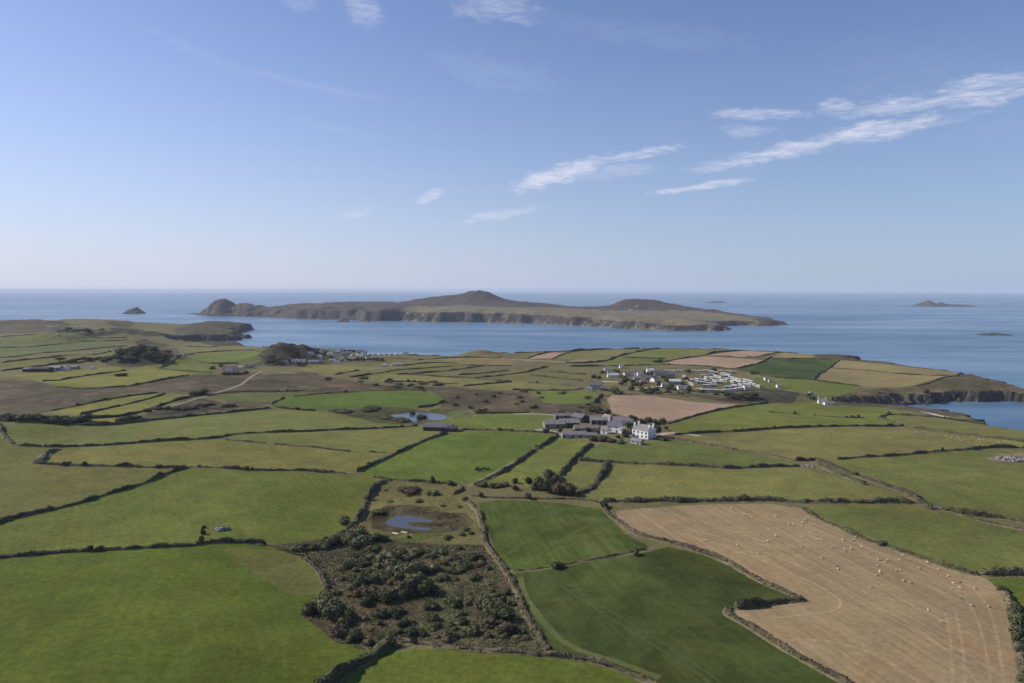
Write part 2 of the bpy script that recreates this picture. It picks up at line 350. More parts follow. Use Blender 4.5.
BARK = simple('bark', (.09, .07, .055), .9)
# sea
SEA, t, b = pbr('sea_water'); pos = t.new('ShaderNodeNewGeometry').outputs['Position']
st = t.noise(t.mapping(pos, rot=(0, 0, .10), sc=(.30, 1, 0)), .0016, 8, .6, 1.6); st2 = t.noise(t.mapping(pos, loc=(900, 0, 0), rot=(0, 0, -.12), sc=(.22, 1, 0)), .009, 6, .62, 1.2)
sm = t.m('ADD', t.m('MULTIPLY', st, .6), t.m('MULTIPLY', st2, .4))
t.put(b.inputs['Base Color'], t.mix(t.ramp(sm, .38, .64), (.058, .128, .208), (.135, .220, .310)))
t.put(b.inputs['Roughness'], t.ramp(sm, .36, .66, .40, .25)); b.inputs['Specular IOR Level'].default_value = .5; b.inputs['IOR'].default_value = 1.33
wv = t.m('ADD', t.noise(t.mapping(pos, sc=(1, 1, 0)), .09, 5, .7), t.m('MULTIPLY', t.noise(t.mapping(pos, sc=(1, 1, 0)), .6, 3, .6), .25))
bp = t.new('ShaderNodeBump'); bp.inputs['Strength'].default_value = .5; bp.inputs['Distance'].default_value = 1.2
t.put(bp.inputs['Height'], wv); t.put(b.inputs['Normal'], bp.outputs[0])
PONDW, t, b = pbr('pond_water'); b.inputs['Base Color'].default_value = (.055, .060, .066, 1); b.inputs['Roughness'].default_value = .18; b.inputs['Specular IOR Level'].default_value = .38
pos = t.new('ShaderNodeNewGeometry').outputs['Position']; bp = t.new('ShaderNodeBump'); bp.inputs['Strength'].default_value = .15; bp.inputs['Distance'].default_value = .1
t.put(bp.inputs['Height'], t.noise(pos, 1.2, 3)); t.put(b.inputs['Normal'], bp.outputs[0])
WHITE = simple('white_render', (.80, .79, .76), .8, .07, .6); CREAM = simple('cream_render', (.58, .53, .44), .85, .1, .6); GREYW = simple('grey_render', (.36, .34, .32), .85, .12, .6)
STONEW = simple('stone_wall', (.22, .195, .17), .9, .3, 1.2); SLATE = simple('slate_roof', (.125, .12, .135), .6, .2, 1.0); SLATE2 = simple('weathered_slate', (.21, .195, .19), .7, .2, .8)
TIN = simple('tin_roof', (.20, .18, .175), .55, .25, .5); RUST = simple('brown_roof', (.19, .145, .12), .8, .25, .5); DARKW = simple('dark_cladding', (.045, .042, .045), .8, .2, .5)
GLASS_SHADE = simple('window_glass_and_bay_shade', (.03, .035, .045), .15, .1, 1, .5); DOORM = simple('door_paint', (.10, .12, .16), .5, .1); BRICK = simple('chimney_brick', (.30, .22, .17), .9, .2)  # the glass colour also paints the shade in the barn bays
VAN = simple('caravan_shell', (.58, .57, .53), .45, .05, .3, .4); VANC = simple('cream_caravan_shell', (.50, .46, .38), .45, .05, .3, .4); VANG = simple('green_caravan_shell', (.20, .27, .21), .5, .06, .3, .4); VANR = simple('caravan_roof', (.47, .46, .44), .5, .1, .4)
WOOL = simple('wool', (.50, .45, .35), .95, .08, 4); HIDE = simple('black_hide', (.018, .016, .015), .7, .3, 2)
TRACK = ground_mat('dirt_track', .8, False, .6); WOODP = simple('pale_timber', (.55, .48, .38), .8, .2, 2)

# ------------------------------------------------------------------ sea, coast, fields
# sea: one flat sheet out to the real horizon distance
R_ = [0, 300, 900, 2500, 6000, 15000, 42500]; nA = 96
sv = [(0, 0, 0)]; sf = []
for k, r in enumerate(R_[1:]):
    for i in range(nA): sv.append((r * math.cos(2 * math.pi * i / nA), r * math.sin(2 * math.pi * i / nA), 0))
    for i in range(nA):
        j = (i + 1) % nA
        if k == 0: sf.append((0, 1 + i, 1 + j))
        else:
            a0 = 1 + (k - 1) * nA; b0 = 1 + k * nA; sf.append((a0 + i, b0 + i, b0 + j, a0 + j))
tag(mesh_obj('sea', sv, sf, SEA), 'blue sea with pale current streaks reaching the horizon', kind='structure')

G = lambda r, g, b_: (r, g, b_)
BR, MID, OLV, PALE, TAN, PINK, HAY = G(.080, .106, .021), G(.078, .098, .024), G(.105, .108, .034), G(.125, .122, .045), G(.240, .178, .098), G(.29, .20, .135), G(.215, .175, .080)
DKG, LGT, HTH, HTHD, RGH = G(.046, .068, .026), G(.120, .135, .038), G(.088, .068, .044), G(.062, .056, .038), G(.110, .104, .048)
GOLD = G(.130, .135, .036)
# (name, material, colour, row angle deg, row mark, outline, label)
FIELDS = [
 ('heath', HEATH, HTH, 0, 0, [(-60, 382), (20, 379), (45, 386), (75, 388), (105, 387), (128, 386), (165, 379), (180, 375), (240, 374), (300, 371), (325, 376), (345, 380), (384, 386), (450, 387), (470, 388), (512, 391), (533, 391), (535, 400), (560, 405), (590, 404), (600, 397), (605, 394), (690, 396), (737, 404), (768, 404), (740, 399), (700, 394), (640, 393), (606, 400), (607, 412), (590, 416), (540, 413), (500, 412), (470, 413), (440, 409), (446, 400), (436, 393), (416, 390), (331, 393), (293, 396), (270, 404), (250, 408), (225, 402), (195, 396), (190, 392), (160, 392), (125, 396), (85, 404), (50, 411), (40, 417), (-60, 424)], 'brown heath and bracken across the middle of the farmland'),
 ('heath', HEATH, HTHD, 0, 0, [(135, 421), (150, 412), (195, 398), (225, 402), (252, 408), (175, 417)], 'dark wedge of heath between the strip fields and the long pasture'),
 ('heath', HEATH, HTHD, 0, 0, [(258, 364), (260, 352), (272, 344), (286, 340), (300, 343), (318, 350), (335, 355), (330, 366), (300, 368)], 'dark heath covering the rocky knoll by the village'),
 ('heath', HEATH, HTHD, 0, 0, [(108, 364), (122, 352), (140, 342), (152, 340), (165, 345), (180, 350), (195, 354), (180, 361), (160, 366), (125, 368)], 'dark scrub covering the left knoll'),
 ('heath', HEATH, HTH, 0, 0, [(-60, 318), (0, 316), (30, 316), (62, 315), (62, 326), (48, 333), (-60, 334)], 'brown heath on the far left headland'),
 ('heath', HEATH, HTHD, 0, 0, [(52, 338), (55, 330), (75, 329), (115, 331), (118, 327), (104, 326), (110, 320), (128, 322), (150, 332), (160, 340), (118, 339)], 'dark rough scrub on the low ridge of the far left headland'),
 ('heath', HEATH, HTHD, 0, 0, [(176, 342), (180, 332), (186, 329), (190, 322), (215, 318), (240, 319), (258, 328), (250, 346), (200, 343)], 'dark heath above the left headland cliffs'),
 ('heath', HEATH, HTH, 0, 0, [(760, 346), (800, 347), (870, 350), (900, 357), (950, 366), (948, 370), (900, 364), (862, 361), (838, 359), (812, 358), (815, 354), (784, 351.5)], 'brown coastal heath along the far right edge of the land'),
 ('heath', HEATH, G(.115, .088, .050), 0, 0, [(961, 369), (975, 370), (1000, 374), (1070, 390), (1070, 405), (1000, 406), (945, 405), (900, 404), (840, 401), (832, 399), (845, 393), (872, 388), (916, 387), (933, 384), (949, 378), (959, 374)], 'brown heather slope of the right headland above the bay'),
 ('heath', HEATH, HTHD, 0, 0, [(742, 392), (768, 389), (782, 390), (794, 394), (808, 401), (788, 403), (757, 403), (740, 400)], 'dark heath knoll between the caravan park and the cove'),
 ('foreshore', HEATH, G(.095, .080, .062), 0, 0, [(832, 404), (860, 402), (905, 403), (930, 403), (970, 410), (950, 417), (925, 413), (900, 409.5), (870, 407)], 'brown shingly slope at the head of the bay'),
 # near fields
 ('field', GRASS, BR, 20, .06, [(-400, 559), (0, 558), (100, 550.5), (195, 546), (217, 542), (250, 542), (268, 546), (303, 557), (318, 572), (328, 592), (306, 607), (301, 617), (318, 627), (333, 640), (366, 650), (371, 657), (331, 681), (300, 700), (240, 800), (-400, 800)], 'large bright green pasture at the bottom left'),
 ('rough_ground', GRASS, G(.110, .114, .042), 0, 0, [(222, 549), (268, 547), (303, 557), (318, 572), (326, 590), (300, 596), (270, 585), (248, 570), (232, 560)], 'rough paler corner of the large pasture'),
 ('field', GRASS, G(.092, .112, .024), 30, .06, [(-400, 640), (0, 523), (187, 468), (256, 471), (346, 475), (372, 478), (380, 483), (367, 492), (360, 512), (350, 525), (330, 538), (290, 545), (250, 542), (195, 546), (100, 550), (0, 557), (-400, 560)], 'green pasture with a boulder heap at its lower hedge'),
 ('field', GRASS, OLV, 60, .06, [(-300, 436), (0, 436), (15, 446), (42, 448), (57, 449), (38, 464), (187, 468), (0, 522), (-300, 600)], 'olive pasture at the left edge'),
 ('field', GRASS, G(.118, .120, .036), 80, .06, [(58, 449), (107, 446), (220, 438.5), (256, 444), (310, 447), (385, 454), (357, 472), (346, 474), (256, 470.5), (187, 467.5), (45, 464)], 'long olive pasture between two parallel hedges'),
 ('field', GRASS, G(.108, .118, .036), 80, .06, [(225, 440), (250, 433.5), (338, 430.5), (418, 426.5), (447, 433), (406, 449), (388, 454), (363, 452), (300, 447)], 'pasture below the barn'),
 ('field', GRASS, G(.105, .120, .036), 80, .06, [(5, 434), (15, 430), (60, 426.5), (115, 425), (175, 418), (255, 410), (316, 411), (340, 415), (390, 424), (418, 426), (338, 430), (256, 434), (220, 438), (107, 445), (42, 447), (15, 445)], 'long pasture running to the far pond'),
 ('field', GRASS, G(.070, .105, .022), 85, .04, [(271, 404), (293, 397), (331, 394), (381, 391), (416, 391), (436, 394), (445, 400), (431, 406), (411, 408), (381, 409.5), (343, 410), (316, 411), (286, 409), (273, 407)], 'oval deep green field above the far pond'),
 ('field', GRASS, G(.080, .100, .030), 85, .06, [(208, 396), (232, 393.5), (258, 393), (300, 392), (330, 393), (292, 396.5), (270, 402), (222, 400)], 'thin green strip beside the dirt track'),
 ('field', GRASS, GOLD, 40, .06, [(50, 412), (85, 405), (125, 397), (160, 393.5), (168, 393.5), (82, 414.5), (60, 415)], 'upper yellow green strip field on the heath'),
 ('field', GRASS, GOLD, 40, .06, [(80, 416), (165, 395), (190, 394), (200, 395), (150, 411), (135, 415), (80, 418)], 'lower yellow green strip field on the heath'),
 ('field', GRASS, GOLD, 40, .06, [(60, 424.5), (85, 420.5), (116, 418), (118, 423), (65, 426)], 'small yellow green strip beside the copse'),
 ('field', GRASS, GOLD, 60, .06, [(12, 375), (60, 371), (120, 367), (125, 371), (66, 378.5), (46, 385), (30, 379)], 'yellow green field below the left farmstead'),
 ('field', GRASS, G(.125, .130, .034), 60, .06, [(46, 385.5), (67, 379), (126, 371), (146, 366), (165, 369), (205, 374), (180, 375.5), (165, 379), (128, 386), (105, 387), (80, 388), (55, 387)], 'large yellow green field left of the dirt track'),
 ('field', GRASS, OLV, 60, .06, [(-60, 362), (0, 361), (60, 357), (112, 351.5), (115, 356), (95, 361), (85, 363), (60, 362.5), (25, 368), (-60, 371)], 'far pasture behind the left farmstead'),
 ('field', GRASS, G(.090, .108, .034), 60, .06, [(-60, 348), (0, 348), (30, 347), (60, 344), (90, 341), (120, 341.5), (118, 346), (90, 349), (60, 352), (30, 354), (0, 358), (-60, 359)], 'far green field on the left headland'),
 ('field', GRASS, G(.098, .108, .036), 60, .06, [(-60, 337), (0, 337), (48, 335), (60, 338), (120, 340), (90, 340.5), (60, 343), (30, 346), (0, 347), (-60, 348)], 'far olive field under the dark ridge'),
 ('field', GRASS, G(.088, .118, .028), 60, .06, [(185, 360), (196, 354), (220, 351.5), (256, 350), (258, 361), (230, 364), (210, 363)], 'green field left of the village knoll'),
 ('field', GRASS, G(.092, .115, .030), 60, .06, [(155, 368), (178, 361.5), (212, 364), (214, 371), (200, 373.5)], 'green field above the dirt track'),
 ('field', GRASS, PALE, 60, .06, [(167, 344), (195, 343), (219, 345.6), (256, 346), (257, 349), (200, 352), (188, 349)], 'pale field above the left cliffs'),
 ('field', GRASS, PALE, 60, .06, [(299.5, 368), (309, 364.7), (335, 364.7), (360, 366.6), (384, 368.6), (360, 370.6), (338, 374.5), (319, 373), (306, 372)], 'pale field in front of the village'),
 ('field', GRASS, PALE, 60, .06, [(351, 377.5), (369, 374.5), (384, 373), (410, 375), (447, 377.5), (474, 378.5), (497, 381.5), (476, 385), (463, 386), (443, 384), (421, 382), (384, 381.5), (359, 380)], 'long pale strip field before the heath'),
 ('field', GRASS, PALE, 70, .06, [(463, 387), (489, 384), (512, 382.5), (528, 383), (571, 386.5), (583, 389), (552, 390), (512, 390), (480, 389)], 'pale strip field beside the heath'),
 ('field', GRASS, OLV, 70, .06, [(402, 366), (447, 362.7), (463, 365), (485, 366), (454, 370), (423, 373), (396, 374), (384, 372.6)], 'olive strip field near the strait'),
 ('field', GRASS, G(.14, .115, .052), 70, .06, [(434, 358.5), (455, 357), (503, 357.5), (512, 359), (512, 365), (485, 365.5), (463, 364), (448, 361.5)], 'buff strip field near the strait'),
 ('field', GRASS, OLV, 70, .06, [(512, 375), (525, 373), (550, 372), (583, 375), (583, 380.5), (565, 378.5), (529, 375.5), (520, 380), (512, 381)], 'olive strip field left of the caravan park'),
 ('field', GRASS, G(.085, .115, .026), 80, .06, [(532, 392.5), (565, 391.5), (597, 392.5), (594, 400), (587, 404.5), (565, 404), (544, 402.5)], 'small bright green field below the grey farmhouse'),
 ('stubble_field', STUB, TAN, 60, .02, [(570, 360.5), (580.5, 359.4), (602, 360.4), (597, 362.7), (570, 363)], 'small sandy field left of the caravan park'),
 ('stubble_field', STUB, PINK, 60, .02, [(536, 355.5), (545, 354.5), (552, 352.5), (566, 353), (553, 358), (528, 358.8)], 'small buff field at the far coast'),
 ('field', GRASS, PALE, 60, .06, [(575, 351.8), (612, 350), (636, 351.5), (623, 354.5), (612, 358), (601, 360), (570, 359), (556, 358.5)], 'pale field at the far coast'),
 ('field', GRASS, G(.11, .125, .036), 60, .06, [(640, 352.5), (665, 347.5), (700, 350), (712, 353), (700, 356), (679, 358.5), (666, 358.5), (625, 357)], 'green field near the far coast'),
 ('field', GRASS, G(.10, .12, .030), 60, .06, [(614, 359), (624, 357.8), (666, 359), (679, 359), (664, 362), (662, 364), (600, 366)], 'green field behind the caravan park'),
 ('stubble_field', STUB, PINK, 70, .04, [(665, 362), (680, 359), (703, 356.5), (724, 357.5), (764, 360.3), (735, 369), (714, 367), (693, 365), (666, 364)], 'broad pinkish stubble field behind the caravans'),
 ('stubble_field', STUB, PINK, 70, .04, [(708, 355), (732, 352), (768, 350), (784, 351), (768, 354.5), (751, 357.7), (724, 356.5)], 'far pinkish stubble field at the coast'),
 ('crop_field', CROP, DKG, 20, .08, [(737, 369.8), (764, 362), (772, 359), (838, 359.8), (813, 379.6), (791, 378.5), (768, 377), (752, 374)], 'dark green crop field behind the caravans'),
 ('stubble_field', STUB, HAY, 70, .05, [(772, 357.5), (784, 353), (815, 354), (812, 358.2)], 'narrow buff strip at the coast'),
 ('stubble_field', STUB, HAY, 70, .06, [(840, 360.4), (870, 362), (896, 364.5), (950, 368.5), (960, 369.5), (955, 374), (945, 377), (933, 382), (910, 386), (870, 387.5), (840, 383), (815, 380)], 'broad straw coloured field on the headland'),
 ('field', GRASS, G(.10, .125, .030), 70, .06, [(742, 373), (770, 378), (813, 381), (860, 386), (852, 391), (845, 394), (832, 398), (812, 400.5), (795, 393), (783, 389), (768, 388), (757, 386), (762, 378)], 'green field above the cove cottage'),
 ('stubble_field', STUB, G(.30, .205, .140), 60, .05, [(607, 399), (612, 395), (652, 396), (697, 402.5), (737, 404.5), (702, 414), (667, 421), (655, 421), (637, 419), (612, 412.5)], 'pink brown ploughed field behind the farm'),
 ('field', GRASS, G(.100, .118, .026), 70, .06, [(667, 427), (702, 416), (737, 407), (768, 404), (812, 403), (870, 407), (922, 413), (890, 414), (877, 418), (904, 425.5), (805, 427), (747, 430), (674, 434.5)], 'bright green field right of the farm'),
 ('field', GRASS, G(.125, .122, .042), 80, .06, [(676, 437), (747, 432), (805, 429), (904, 427.5), (968, 436), (1100, 452), (1100, 447), (988, 447), (923, 452), (837, 459), (820, 459), (795, 460), (767, 454), (737, 450), (707, 444)], 'wide olive field grazed by sheep'),
 ('field', GRASS, G(.120, .122, .040), 80, .06, [(890, 415), (918, 417), (943, 418.5), (1024, 426), (1100, 434), (1100, 452), (1023, 441), (968, 434), (912, 427), (885, 419)], 'triangular field at the bay edge'),
 ('field', GRASS, G(.105, .118, .034), 40, .06, [(845, 460), (893, 457), (968, 451), (1024, 449), (1300, 452), (1300, 600), (1024, 521), (968, 514), (943, 508), (925, 500), (898, 489), (873, 481), (843, 471), (830, 462)], 'green field at the right edge around a stone heap'),
 ('rough_ground', HEATH, G(.20, .155, .095), 0, 0, [(982, 458), (992, 454), (1024, 452), (1060, 455), (1050, 466), (1010, 465)], 'bare patch around the stone heap'),
 ('field', GRASS, G(.118, .122, .038), 80, .06, [(612, 463.5), (667, 466), (727, 470), (767, 468.5), (798, 467.5), (840, 479), (900, 493), (918, 504), (855, 502), (732, 500), (602, 501), (578, 497), (592, 488), (603, 475)], 'wide olive field above the stubble'),
 ('field', GRASS, G(.085, .104, .030), 80, .06, [(594, 445), (640, 444), (668, 439), (707, 446), (767, 456), (795, 462), (798, 465), (767, 466.5), (727, 468), (667, 464.5), (612, 462), (580, 460)], 'green field in front of the farmhouse'),
 ('field', GRASS, G(.110, .118, .038), 30, .06, [(578, 462), (605, 463), (600, 475), (590, 486), (575, 494), (562, 478)], 'small paddock right of the tree clump'),
 ('field', GRASS, G(.100, .116, .030), 30, .06, [(559, 437), (592, 444), (579, 455), (561, 476), (545, 484), (500, 484), (488, 481), (512, 467)], 'sloping field below the barns'),
 ('field', GRASS, G(.078, .112, .022), 30, .06, [(448, 434), (461, 431), (511, 432), (558, 435), (542, 445), (511, 466), (486, 479), (465, 484), (443, 483), (391, 479), (372, 478), (358, 473), (406, 450)], 'bright green field grazed by cattle'),
 ('field', GRASS, G(.088, .112, .026), 30, .06, [(461, 429), (440, 422), (455, 416), (480, 414.5), (512, 414.5), (552, 416), (548, 421), (538, 429), (512, 430), (481, 429)], 'green field left of the barns'),
 ('field', GRASS, G(.100, .116, .034), 70, .06, [(800, 508), (855, 505), (918, 507), (933, 512), (968, 518), (1024, 531), (1300, 600), (1300, 573), (1024, 573), (980, 574), (943, 565), (888, 546), (855, 535), (823, 519)], 'green field beyond the sheep stubble'),
 ('field', GRASS, G(.085, .110, .028), 70, .06, [(985, 579), (1024, 577), (1300, 580), (1300, 760), (1030, 760), (1022, 683), (1016, 640), (1005, 600)], 'green field at the lower right edge'),
 ('stubble_field', STUB, TAN, 14, .13, [(616, 511), (690, 505), (770, 504), (800, 508), (830, 521), (888, 546), (985, 578), (1000, 590), (1012, 620), (1018, 650), (1024, 690), (1030, 800), (1000, 800), (858, 686), (850, 683), (805, 660), (768, 638), (735, 619), (729, 611), (745, 609), (785, 603), (807, 600), (768, 584), (747, 574), (727, 562), (702, 552), (672, 544), (652, 539), (632, 533), (619, 522)], 'tan stubble field dotted with sheep'),
 ('crop_field', CROP, G(.054, .076, .022), 10, .16, [(478, 503), (500, 500), (560, 503), (604, 510), (610, 518), (625, 534), (645, 544), (650, 548), (640, 551), (560, 565), (515, 571), (505, 568), (495, 550), (486, 525)], 'dark green crop field with pale streaks'),
 ('crop_field', CROP, G(.045, .062, .022), 18, .10, [(515, 573), (560, 567.5), (640, 554), (668, 547), (700, 554), (730, 566), (765, 586), (800, 599), (765, 604), (728, 609), (727, 616), (760, 634), (805, 661), (850, 684), (1000, 800), (760, 800), (652, 683), (620, 669), (582, 658), (551, 653), (537, 630), (524, 610), (514, 590)], 'broad dark green crop field at the bottom'),
 ('field', GRASS, G(.090, .112, .026), 60, .06, [(386, 652), (431, 648), (468, 651), (511, 654), (582, 661), (620, 672), (655, 686), (740, 800), (250, 800), (331, 683), (371, 659)], 'pasture below the scrub at the bottom edge'),
 ('scrub_ground', HEATH, G(.088, .074, .038), 0, 0, [(268, 546), (290, 544), (330, 538), (350, 526), (370, 535), (395, 541), (440, 545), (490, 545), (503, 567), (511, 577), (524, 610), (537, 630), (549, 652), (511, 651), (468, 648), (431, 645), (396, 642), (366, 650), (333, 640), (318, 627), (301, 617), (306, 607), (328, 592), (318, 572), (303, 557)], 'brown bracken ground of the scrub hollow'),
 ('rough_ground', GRASS, G(.135, .120, .052), 0, 0, [(381, 483), (430, 484), (461, 487), (472, 500), (485, 528), (490, 545), (440, 545), (395, 541), (370, 535), (356, 522), (366, 502), (371, 491)], 'rough grass around the near pond'),
 ('marsh', HEATH, G(.070, .058, .030), 0, 0, [(367, 520), (372, 512), (386, 507), (405, 507), (430, 510), (455, 514), (466, 520), (462, 528), (445, 533), (420, 534), (395, 530), (374, 528)], 'reddish marsh plants ringing the near pond'),
 ('marsh', GRASS, G(.075, .100, .028), 0, 0, [(388, 534), (420, 534), (448, 532), (452, 537), (430, 541), (400, 541)], 'green turf bank below the near pond'),
 ('marsh', HEATH, G(.075, .085, .035), 0, 0, [(330, 412), (370, 408), (388, 407), (412, 409), (436, 406), (462, 411), (465, 418), (450, 420), (430, 422), (415, 425), (395, 424), (360, 419), (336, 414)], 'rushy ground around the far pond'),
]
PONDF = [('pond', PONDW, (.03, .04, .05), 0, 0, POND1, 'near pond in the rough grass reflecting blue sky'), ('pond', PONDW, (.03, .04, .05), 0, 0, POND2, 'far pale blue pond beside the dark barn')]
# tracks: centre line, width in metres
TRACKS = [([(262, 371), (254.5, 374.6), (247, 380), (241, 385), (226, 390), (212, 394), (195, 399), (172, 406), (150, 412)], 3, G(.25, .22, .18), 'pale dirt track crossing the heath'),
          ([(512, 359.6), (540, 360.6), (566, 362)], 7, G(.34, .27, .19), 'pale track left of the sandy field'),
          ([(600, 381.3), (620, 382.2), (634, 383)], 9, G(.42, .37, .30), 'pale road in front of the caravan park houses'),
          ([(684, 375), (684, 379), (690, 382), (692, 385), (688, 387)], 5, G(.42, .35, .27), 'winding pale lane through the caravan park'),
          ([(634, 391), (650, 387), (664, 386)], 5, G(.33, .27, .2), 'pale lane climbing to the caravan park'),
          ([(658, 435), (668, 433), (680, 433), (700, 436)], 6, G(.38, .31, .24), 'pale track leaving the farm on the right'),
          ([(533, 431), (541, 429), (552, 432), (575, 436)], 7, G(.34, .29, .25), 'concrete yard left of the barns'),
          ([(575, 428), (592, 427), (608, 434)], 8, G(.30, .25, .22), 'farm yard between the barns'),
          ([(508, 571), (530, 569.5), (560, 565), (590, 560), (620, 555), (648, 549), (664, 545)], 1.7, G(.13, .13, .055), 'grassy path between the two crop fields'),
          ([(468, 486), (480, 481), (500, 470), (519, 459), (540, 445), (556, 436)], 3.0, G(.21, .18, .10), 'worn path along the hedge below the barns'),
          ([(512, 414), (530, 413.6), (555, 415)], 4, G(.30, .25, .18), 'pale lane above the green field'),
          ([(262, 373.5), (280, 372.5), (296, 373)], 5, G(.34, .31, .26), 'pale road below the village trees'),
          ([(760, 514), (812, 528), (870, 549), (930, 571), (972, 586), (988, 604), (996, 630), (1001, 660), (1006, 700)], .9, G(.285, .210, .120), 'pale wheel line round the stubble field'),
          ([(752, 519), (806, 534), (862, 555), (920, 577), (962, 594), (975, 612), (984, 640), (989, 668), (993, 700)], .7, G(.285, .210, .120), 'inner wheel line round the stubble field'),
          ([(660, 530), (710, 540), (762, 560), (812, 582), (836, 596), (842, 603), (836, 610), (820, 613), (780, 617), (762, 622)], .9, G(.285, .210, .120), 'wheel line bending round the crop tongue'),
          ([(690, 529), (740, 543), (800, 566), (846, 588), (900, 618), (950, 652), (985, 690)], .8, G(.285, .210, .120), 'long wheel line across the stubble'),
          ([(790, 640), (830, 640), (880, 655), (930, 690)], .8, G(.285, .210, .120), 'low wheel line at the bottom of the stubble'),
          ([(640, 508), (700, 521), (760, 540), (820, 566), (880, 600), (925, 625)], .7, G(.285, .210, .120), 'wheel line across the upper stubble'),
          ([(955, 610), (962, 640), (966, 690)], .8, G(.285, .210, .120), 'right straight wheel line of the stubble'), ([(945, 612), (951, 640), (953, 690)], .7, G(.285, .210, .120), 'second straight wheel line of the stubble'),
          ([(560, 585), (590, 606), (640, 636), (690, 668), (720, 690)], .8, G(.060, .076, .027), 'faint wheel line in the broad dark crop'), ([(566, 583), (598, 604), (650, 634), (702, 668), (730, 690)], .7, G(.058, .074, .027), 'second faint wheel line in the broad dark crop'),
          ([(520, 577), (524, 595), (545, 625), (570, 648), (620, 662), (660, 678)], 2.2, G(.095, .105, .035), 'paler headland strip round the dark crop'),
          ([(500, 560), (520, 545), (548, 528), (575, 512), (590, 506)], .9, G(.072, .092, .028), 'pale wheel line in the streaked crop'), ([(524, 565), (548, 548), (578, 530), (600, 520)], .9, G(.072, .092, .028), 'second pale wheel line in the streaked crop'),
          ([(372, 480), (300, 488), (210, 492), (120, 505), (40, 530)], .7, G(.118, .124, .038), 'faint trodden trail over the boulder pasture'), ([(60, 558), (140, 575), (220, 600), (290, 650)], .6, G(.098, .112, .028), 'faint trodden trail over the large pasture'),
          ([(420, 474), (460, 462), (505, 450), (540, 440)], .7, G(.120, .130, .044), 'faint cattle trail in the bright field'), ([(605, 496), (690, 488), (780, 485), (890, 497)], .8, G(.175, .155, .065), 'faint trail along the wide olive field'),
          ([(690, 440), (760, 445), (840, 452), (905, 446), (980, 440)], 1.0, G(.175, .155, .065), 'faint sheep trail over the wide field'), ([(860, 466), (930, 478), (1010, 500)], .8, G(.165, .150, .06), 'faint trail in the stone heap field'),
          ([(925, 411), (935, 414), (947, 416)], 10, G(.50, .44, .38), 'pale shingle beach by the bay')]
def ap(x, y): return np.stack([np.arctan2(x, y), np.log(np.hypot(x, y))], 1)
def densify(q, step, closed=True):
    r = []; n = len(q)
    for i in range(n if closed else n - 1):
        a, b_ = q[i], q[(i + 1) % n]; k = max(1, int(math.ceil(np.linalg.norm(b_ - a) / step)))
        for j in range(k): r.append(a + (b_ - a) * j / k)
    if not closed: r.append(q[-1])
    return np.array(r)
def smooth_line(pts, it=1):
    for _ in range(it):
        q = [pts[0]]
        for a, b_ in zip(pts[:-1], pts[1:]): q += [a * .75 + b_ * .25, a * .25 + b_ * .75]
        pts = np.array(q + [pts[-1]])
    return pts
zones = []
for i, (nm, mt, col, ang, mark, pts, lab) in enumerate(FIELDS + PONDF):
    wpts = P(pts); natural = nm in ('pond', 'marsh', 'heath', 'scrub_ground', 'rough_ground', 'foreshore')
    if natural: wpts = np.vstack([smooth_line(np.vstack([wpts, wpts[:1]]), 2)[:-1]])
    q = densify(ap(wpts[:, 0], wpts[:, 1]), .011)
    if natural: a_ = .006 if nm == 'pond' else .034 if nm == 'marsh' else .016 if nm != 'heath' else .03 if min(p_[1] for p_ in pts) < 345 else .022; q = q + np.stack([fbm(q[:, 0], q[:, 1], .06, 4, 40 + i), fbm(q[:, 0], q[:, 1], .06, 4, 90 + i)], 1) * a_
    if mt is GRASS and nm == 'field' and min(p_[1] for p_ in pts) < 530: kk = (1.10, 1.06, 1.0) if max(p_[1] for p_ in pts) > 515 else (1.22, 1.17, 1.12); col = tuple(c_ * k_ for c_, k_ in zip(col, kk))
    elif mt is GRASS or mt is CROP: col = (col[0], col[1], col[2] * (.72 if col[2] < .045 else .85))
    zones.append((nm, mt, col, ang, mark, q, lab))
tz = []
for pts, wd, col, lab in TRACKS:
    c = smooth_line(P(pts), 2); d = np.gradient(c, axis=0); d /= np.linalg.norm(d, axis=1)[:, None] + 1e-9; nrm = np.stack([-d[:, 1], d[:, 0]], 1)
    # seen at a shallow angle a track needs its real width only
    wq = wd * (1 + .35 * fbm(c[:, 0], c[:, 1], 14, 2, 8)); poly = np.vstack([c + nrm * wq[:, None] / 2, (c - nrm * wq[:, None] / 2)[::-1]])
    tz.append(('track', TRACK, col, 0, 0, densify(ap(poly[:, 0], poly[:, 1]), .011), lab))
zones = zones[:-2] + tz + zones[-2:]

STEP = .0135
A = np.arange(-1.08, 1.08, STEP); Lr = np.arange(math.log(55), math.log(4300), STEP)
ga, gl = np.meshgrid(A, Lr); ga = ga.ravel() + RNG.uniform(-.003, .003, ga.size); gl = gl.ravel() + RNG.uniform(-.003, .003, gl.size)
gx, gy = np.exp(gl) * np.sin(ga), np.exp(gl) * np.cos(ga)
gs = sdist(gx, gy, coast); keep = gs > -60; gx, gy = gx[keep], gy[keep]
